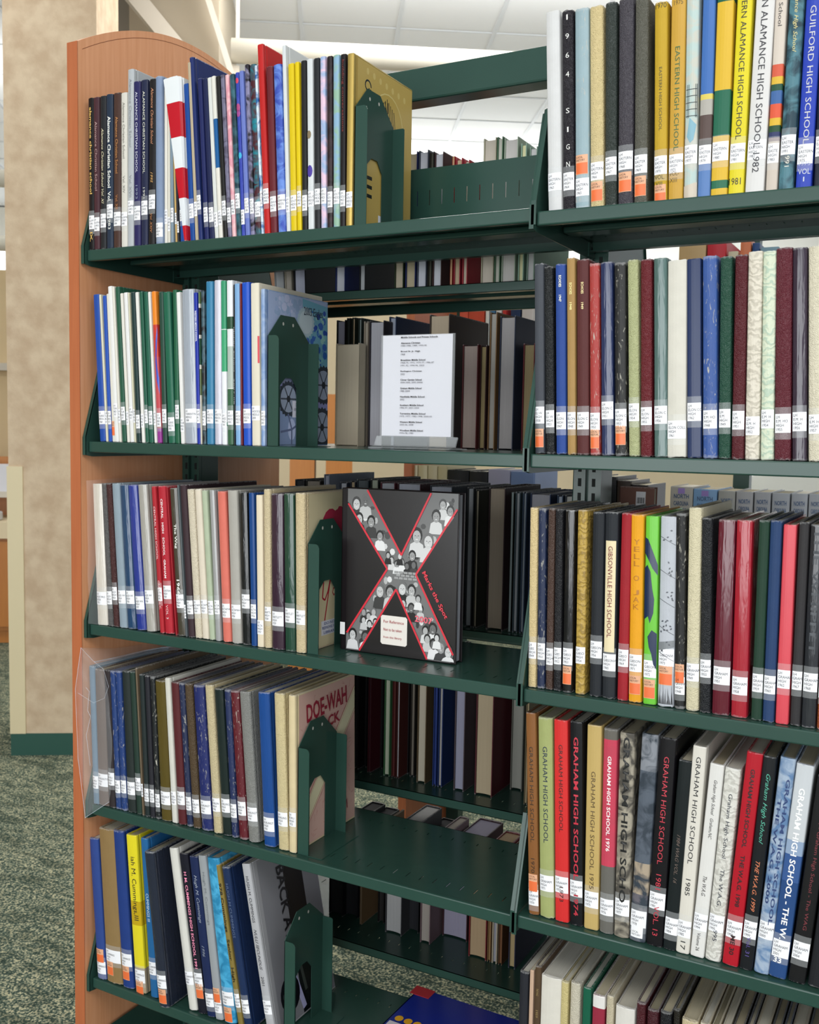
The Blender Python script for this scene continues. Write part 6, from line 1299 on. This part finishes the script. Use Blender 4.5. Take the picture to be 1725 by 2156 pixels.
# ceiling with tile joints
TILE = simple('white_acoustic_tile', 'f4f6f8', .9); GRID = simple('ceiling_grid', 'd8dce0', .6)
ceil = tag(rbox('ceiling', -3.5, 13, -8, 9, CEIL+.02, CEIL+.08, TILE), kind='structure')
me_t = None; k = 0
for i in range(-6, 10):
    for j in range(0, 14):
        a0, b0 = 2.4+j*.61, -.22+i*.62
        m_ = MB().obox((0, 0, 0), RDB*.3045, RDA*.3, Vector((0, 0, .011)))
        if me_t is None:
            o = m_.build('ceiling_tile', TILE, None); me_t = o.data
        else: o = bpy.data.objects.new('ceiling_tile', me_t); COL.objects.link(o)
        o.location = room(a0+.305, b0+.31, CEIL+.012); o.parent = ceil
gm = MB()
for i in range(-6, 11): gm.obox(room(6.6, -.22+i*.62, CEIL-.002), RDB*.012, RDA*4.4, Vector((0, 0, .004)))
for j in range(0, 15): gm.obox(room(2.4+j*.61, 1.0, CEIL-.002), RDB*5.2, RDA*.006, Vector((0, 0, .003)))
o = gm.build('grid_bars', GRID, None); o.parent = ceil; o['kind'] = 'stuff'
CREAM = simple('cream_wall_paint', 'e0cfae', .8); BEIGE = simple('beige_soffit_paint', 'b8ac98', .85); LIGHT = simple('pale_trim_paint', 'd0c8ba', .7)
tag(rbox('wall_back', 12.6, 12.8, -8, 9, FLOOR, CEIL, simple('white_wall_paint', 'f0efe8', .8)), kind='structure')
# glowing panes added in the far wall to brighten the far ceiling
m_, nt_, b_ = newmat('window_daylight'); b_.inputs['Base Color'].default_value = (.9, .95, 1, 1); b_.inputs['Emission Color'].default_value = (.95, .98, 1, 1); b_.inputs['Emission Strength'].default_value = 1.6
for k_ in range(6):
    w_ = tag(rbox('window_%d' % (k_+1), 12.5, 12.58, -4.6+k_*1.7, -3.1+k_*1.7, FLOOR+1.0, CEIL-.5, m_), kind='structure')
    f_ = rbox('window_frame', 12.46, 12.5, -4.64+k_*1.7, -4.56+k_*1.7, FLOOR+.95, CEIL-.45, LIGHT); f_.parent = w_

tag(rbox('wall_left', -2, 13, -8.2, -8, FLOOR, CEIL, CREAM), kind='structure')
# soffit and sloping rafters at the left
tag(rbox('trim_1', 5.62, 6.6, -1.09, -.62, 1.1, CEIL, BEIGE), kind='structure')
def rafter(name, p0, p1, w):
    a, b_ = Vector(p0), Vector(p1); d = b_-a
    s = RDA.cross(d).normalized()
    tag(MB().obox((a+b_)/2, s*w/2, RDA*.06, d/2).build(name, LIGHT, None), kind='structure')
rafter('trim_2', room(5.5, -1.35, CEIL), room(5.5, -.60, 1.37), .085)
rafter('trim_3', room(5.5, -.78, CEIL), room(5.5, -.52, 1.45), .03)
tag(rbox('trim_4', 5.5, 5.62, -.56, -.50, .9, 1.56, LIGHT), kind='structure')
tag(rbox('trim_5', 5.2, 5.3, -1.26, -1.17, .6, CEIL, simple('pale_beige_trim', 'd8ccbc', .8)), kind='structure')
tag(rbox('wall_recess', 6.0, 6.1, -1.30, -1.0, .4, CEIL, simple('taupe_wall_paint', '8c8478', .85)), kind='structure')
# pendant uplights
def pendant(a, b0, b1, z, label):
    r = empty('pendant_light', room(a, (b0+b1)/2, z))
    mid = room(a, (b0+b1)/2, z); L = (b1-b0)/2; V = []; F = []; k = 16
    for e in (-1, 1):
        for i in range(k): t_ = i*2*math.pi/k; V.append(tuple(RDB*L*e+RDA*math.cos(t_)*.062+Vector((0, 0, math.sin(t_)*.062))))
    F = [(i, (i+1) % k, k+(i+1) % k, k+i) for i in range(k)]+[tuple(reversed(range(k))), tuple(range(k, 2*k))]
    o = mobj('tube_housing', V, F, simple('cream_enamel', 'e4dfd0', .5), r, True)
    for e in (b0+.03, b1-.03): MB().obox(RDB*(e-(b0+b1)/2)+Vector((0, 0, (CEIL-z)/2+.03)), RDB*.009, RDA*.009, Vector((0, 0, (CEIL-z)/2-.03))).build('hanger_rod', LIGHT, r)
    tag(r, label, 'lamp', 'tubular pendant lights')
pendant(5.5, -.54, 2.9, 1.633, 'long cream tubular pendant light hanging above the gold yearbook')
pendant(7.6, -5.6, -1.95, 1.42, 'farther cream tubular pendant light left of the pillar, upper')
for i, (b0, b1, a, zl, pw) in enumerate(((-.4, 2.8, 5.5, 1.72, 26), (-5.4, -2.0, 7.6, 1.50, 25), (-1.2, 5.5, 10.2, 1.1, 150))):  # the last uplight is added to brighten the far ceiling
    area_light('pendant_uplight', room(a, (b0+b1)/2, zl), room(a, (b0+b1)/2, 3), b1-b0, .1, pw, (1, .995, .98)).rotation_euler = (math.pi, 0, RA)
pendant(10.2, -1.3, 5.6, 1.0, 'distant tubular pendant light over the far reading area')  # housing added to carry the extra far uplight
pendant(8.4, -5.6, -2.1, 1.10, 'farther cream tubular pendant light left of the pillar, lower')
# pillar
r = empty('pillar', room(4.55, -1.27, FLOOR))
m, nt, b = newmat('tan_fabric_wallcovering'); n = N(nt); tc = n('ShaderNodeTexCoord'); ob = tc.outputs['Object']
f1 = nz(14, 5); f2 = nz(160, 2)
c1 = ramp(n, f1, [(.35, lin('c4ac90')), (.65, lin('d8c4a8'))])
n.l(c1, b.inputs['Base Color']); b.inputs['Roughness'].default_value = .9
bp = n('ShaderNodeBump'); bp.inputs['Strength'].default_value = .25; bp.inputs['Distance'].default_value = .002; n.l(f2, bp.inputs['Height']); n.l(bp.outputs[0], b.inputs['Normal'])
rchild(r, 'shaft', 4.55, 5.0, -1.412, -1.02, FLOOR+.10, CEIL, m)
rchild(r, 'corner_guard', 4.543, 4.60, -1.418, -1.35, FLOOR+.10, -.52, simple('ivory_vinyl', 'e0d2ac', .5))
rchild(r, 'green_base', 4.545, 5.0, -1.416, -1.016, FLOOR, FLOOR+.10, simple('green_rubber_base', '1c5044', .5))
tag(r, 'tan fabric-covered pillar with a green rubber base behind the end panel', 'pillar')
# counter with cabinets far left
WD = wood_mat('c8843c', 'b06c2c')
r = empty('wooden_counter', room(6.9, -3.0, FLOOR))
rchild(r, 'cabinet_body', 6.92, 7.5, -4.6, -1.9, FLOOR+.09, FLOOR+.72, WD)
for i in range(4): rchild(r, 'door', 6.9, 6.92, -4.55+i*.62, -3.97+i*.62, FLOOR+.12, FLOOR+.70, WD)
rchild(r, 'plinth', 6.95, 7.5, -4.6, -1.9, FLOOR, FLOOR+.09, WD)
rchild(r, 'countertop', 6.88, 7.5, -4.65, -1.85, FLOOR+.72, FLOOR+.83, CREAM)
rchild(r, 'back_panel', 7.45, 7.5, -4.6, -1.9, FLOOR+.83, FLOOR+1.25, WD)
rchild(r, 'shelf_board', 7.1, 7.45, -4.6, -1.9, FLOOR+.98, FLOOR+1.02, LIGHT)
tag(r, 'orange wooden counter with a cream top far behind the pillar', 'counter')
r = empty('paper_stack', room(7.2, -2.35, FLOOR+1.02))
rchild(r, 'white_box', 7.12, 7.4, -2.42, -2.14, FLOOR+1.02, FLOOR+1.2, simple('white_card', 'dcdce4', .6)); rchild(r, 'dark_binder', 7.12, 7.4, -2.5, -2.43, FLOOR+1.02, FLOOR+1.2, simple('dark_card', '2c3038', .6))
tag(r, 'white box and dark binder on the far wooden counter', 'box')
r = empty('glass_dish', room(7.0, -2.3, FLOOR+.83))
o = MB().obox((0, 0, .031), RDB*.07, RDA*.06, Vector((0, 0, .03))).build('dish_body', simple('pale_dish', 'd8dce0', .3), r, bevel=.01)
tag(r, 'pale dish standing on the cream countertop far left', 'dish')
tag(rbox('wall_partition', 8.6, 8.75, -6, -1.2, FLOOR, .92, simple('tan_partition', 'd8c098', .85)), kind='structure')
tag(rbox('trim_6', 8.52, 8.6, -6, -1.2, .10, .16, LIGHT), kind='structure')
# far wooden carrels and a cream wall seen through the stack
tag(rbox('wall_partition', 8.2, 8.3, -1.1, 3.4, FLOOR, .62, CREAM), kind='structure')
for i, (b0, b1, lab) in enumerate(((-.224, -.088, 'left orange wooden study carrel seen between second and third shelves'), (-.025, .122, 'right orange wooden study carrel seen between second and third shelves'))):
    r = empty('study_carrel', room(5.6, b0, FLOOR))
    rchild(r, 'side_panel', 5.6, 6.3, b0, b1, FLOOR, -.139, WD)
    rchild(r, 'desk_board', 5.7, 6.3, b0, b1, FLOOR+.72, FLOOR+.75, WD)
    tag(r, lab, 'desk')
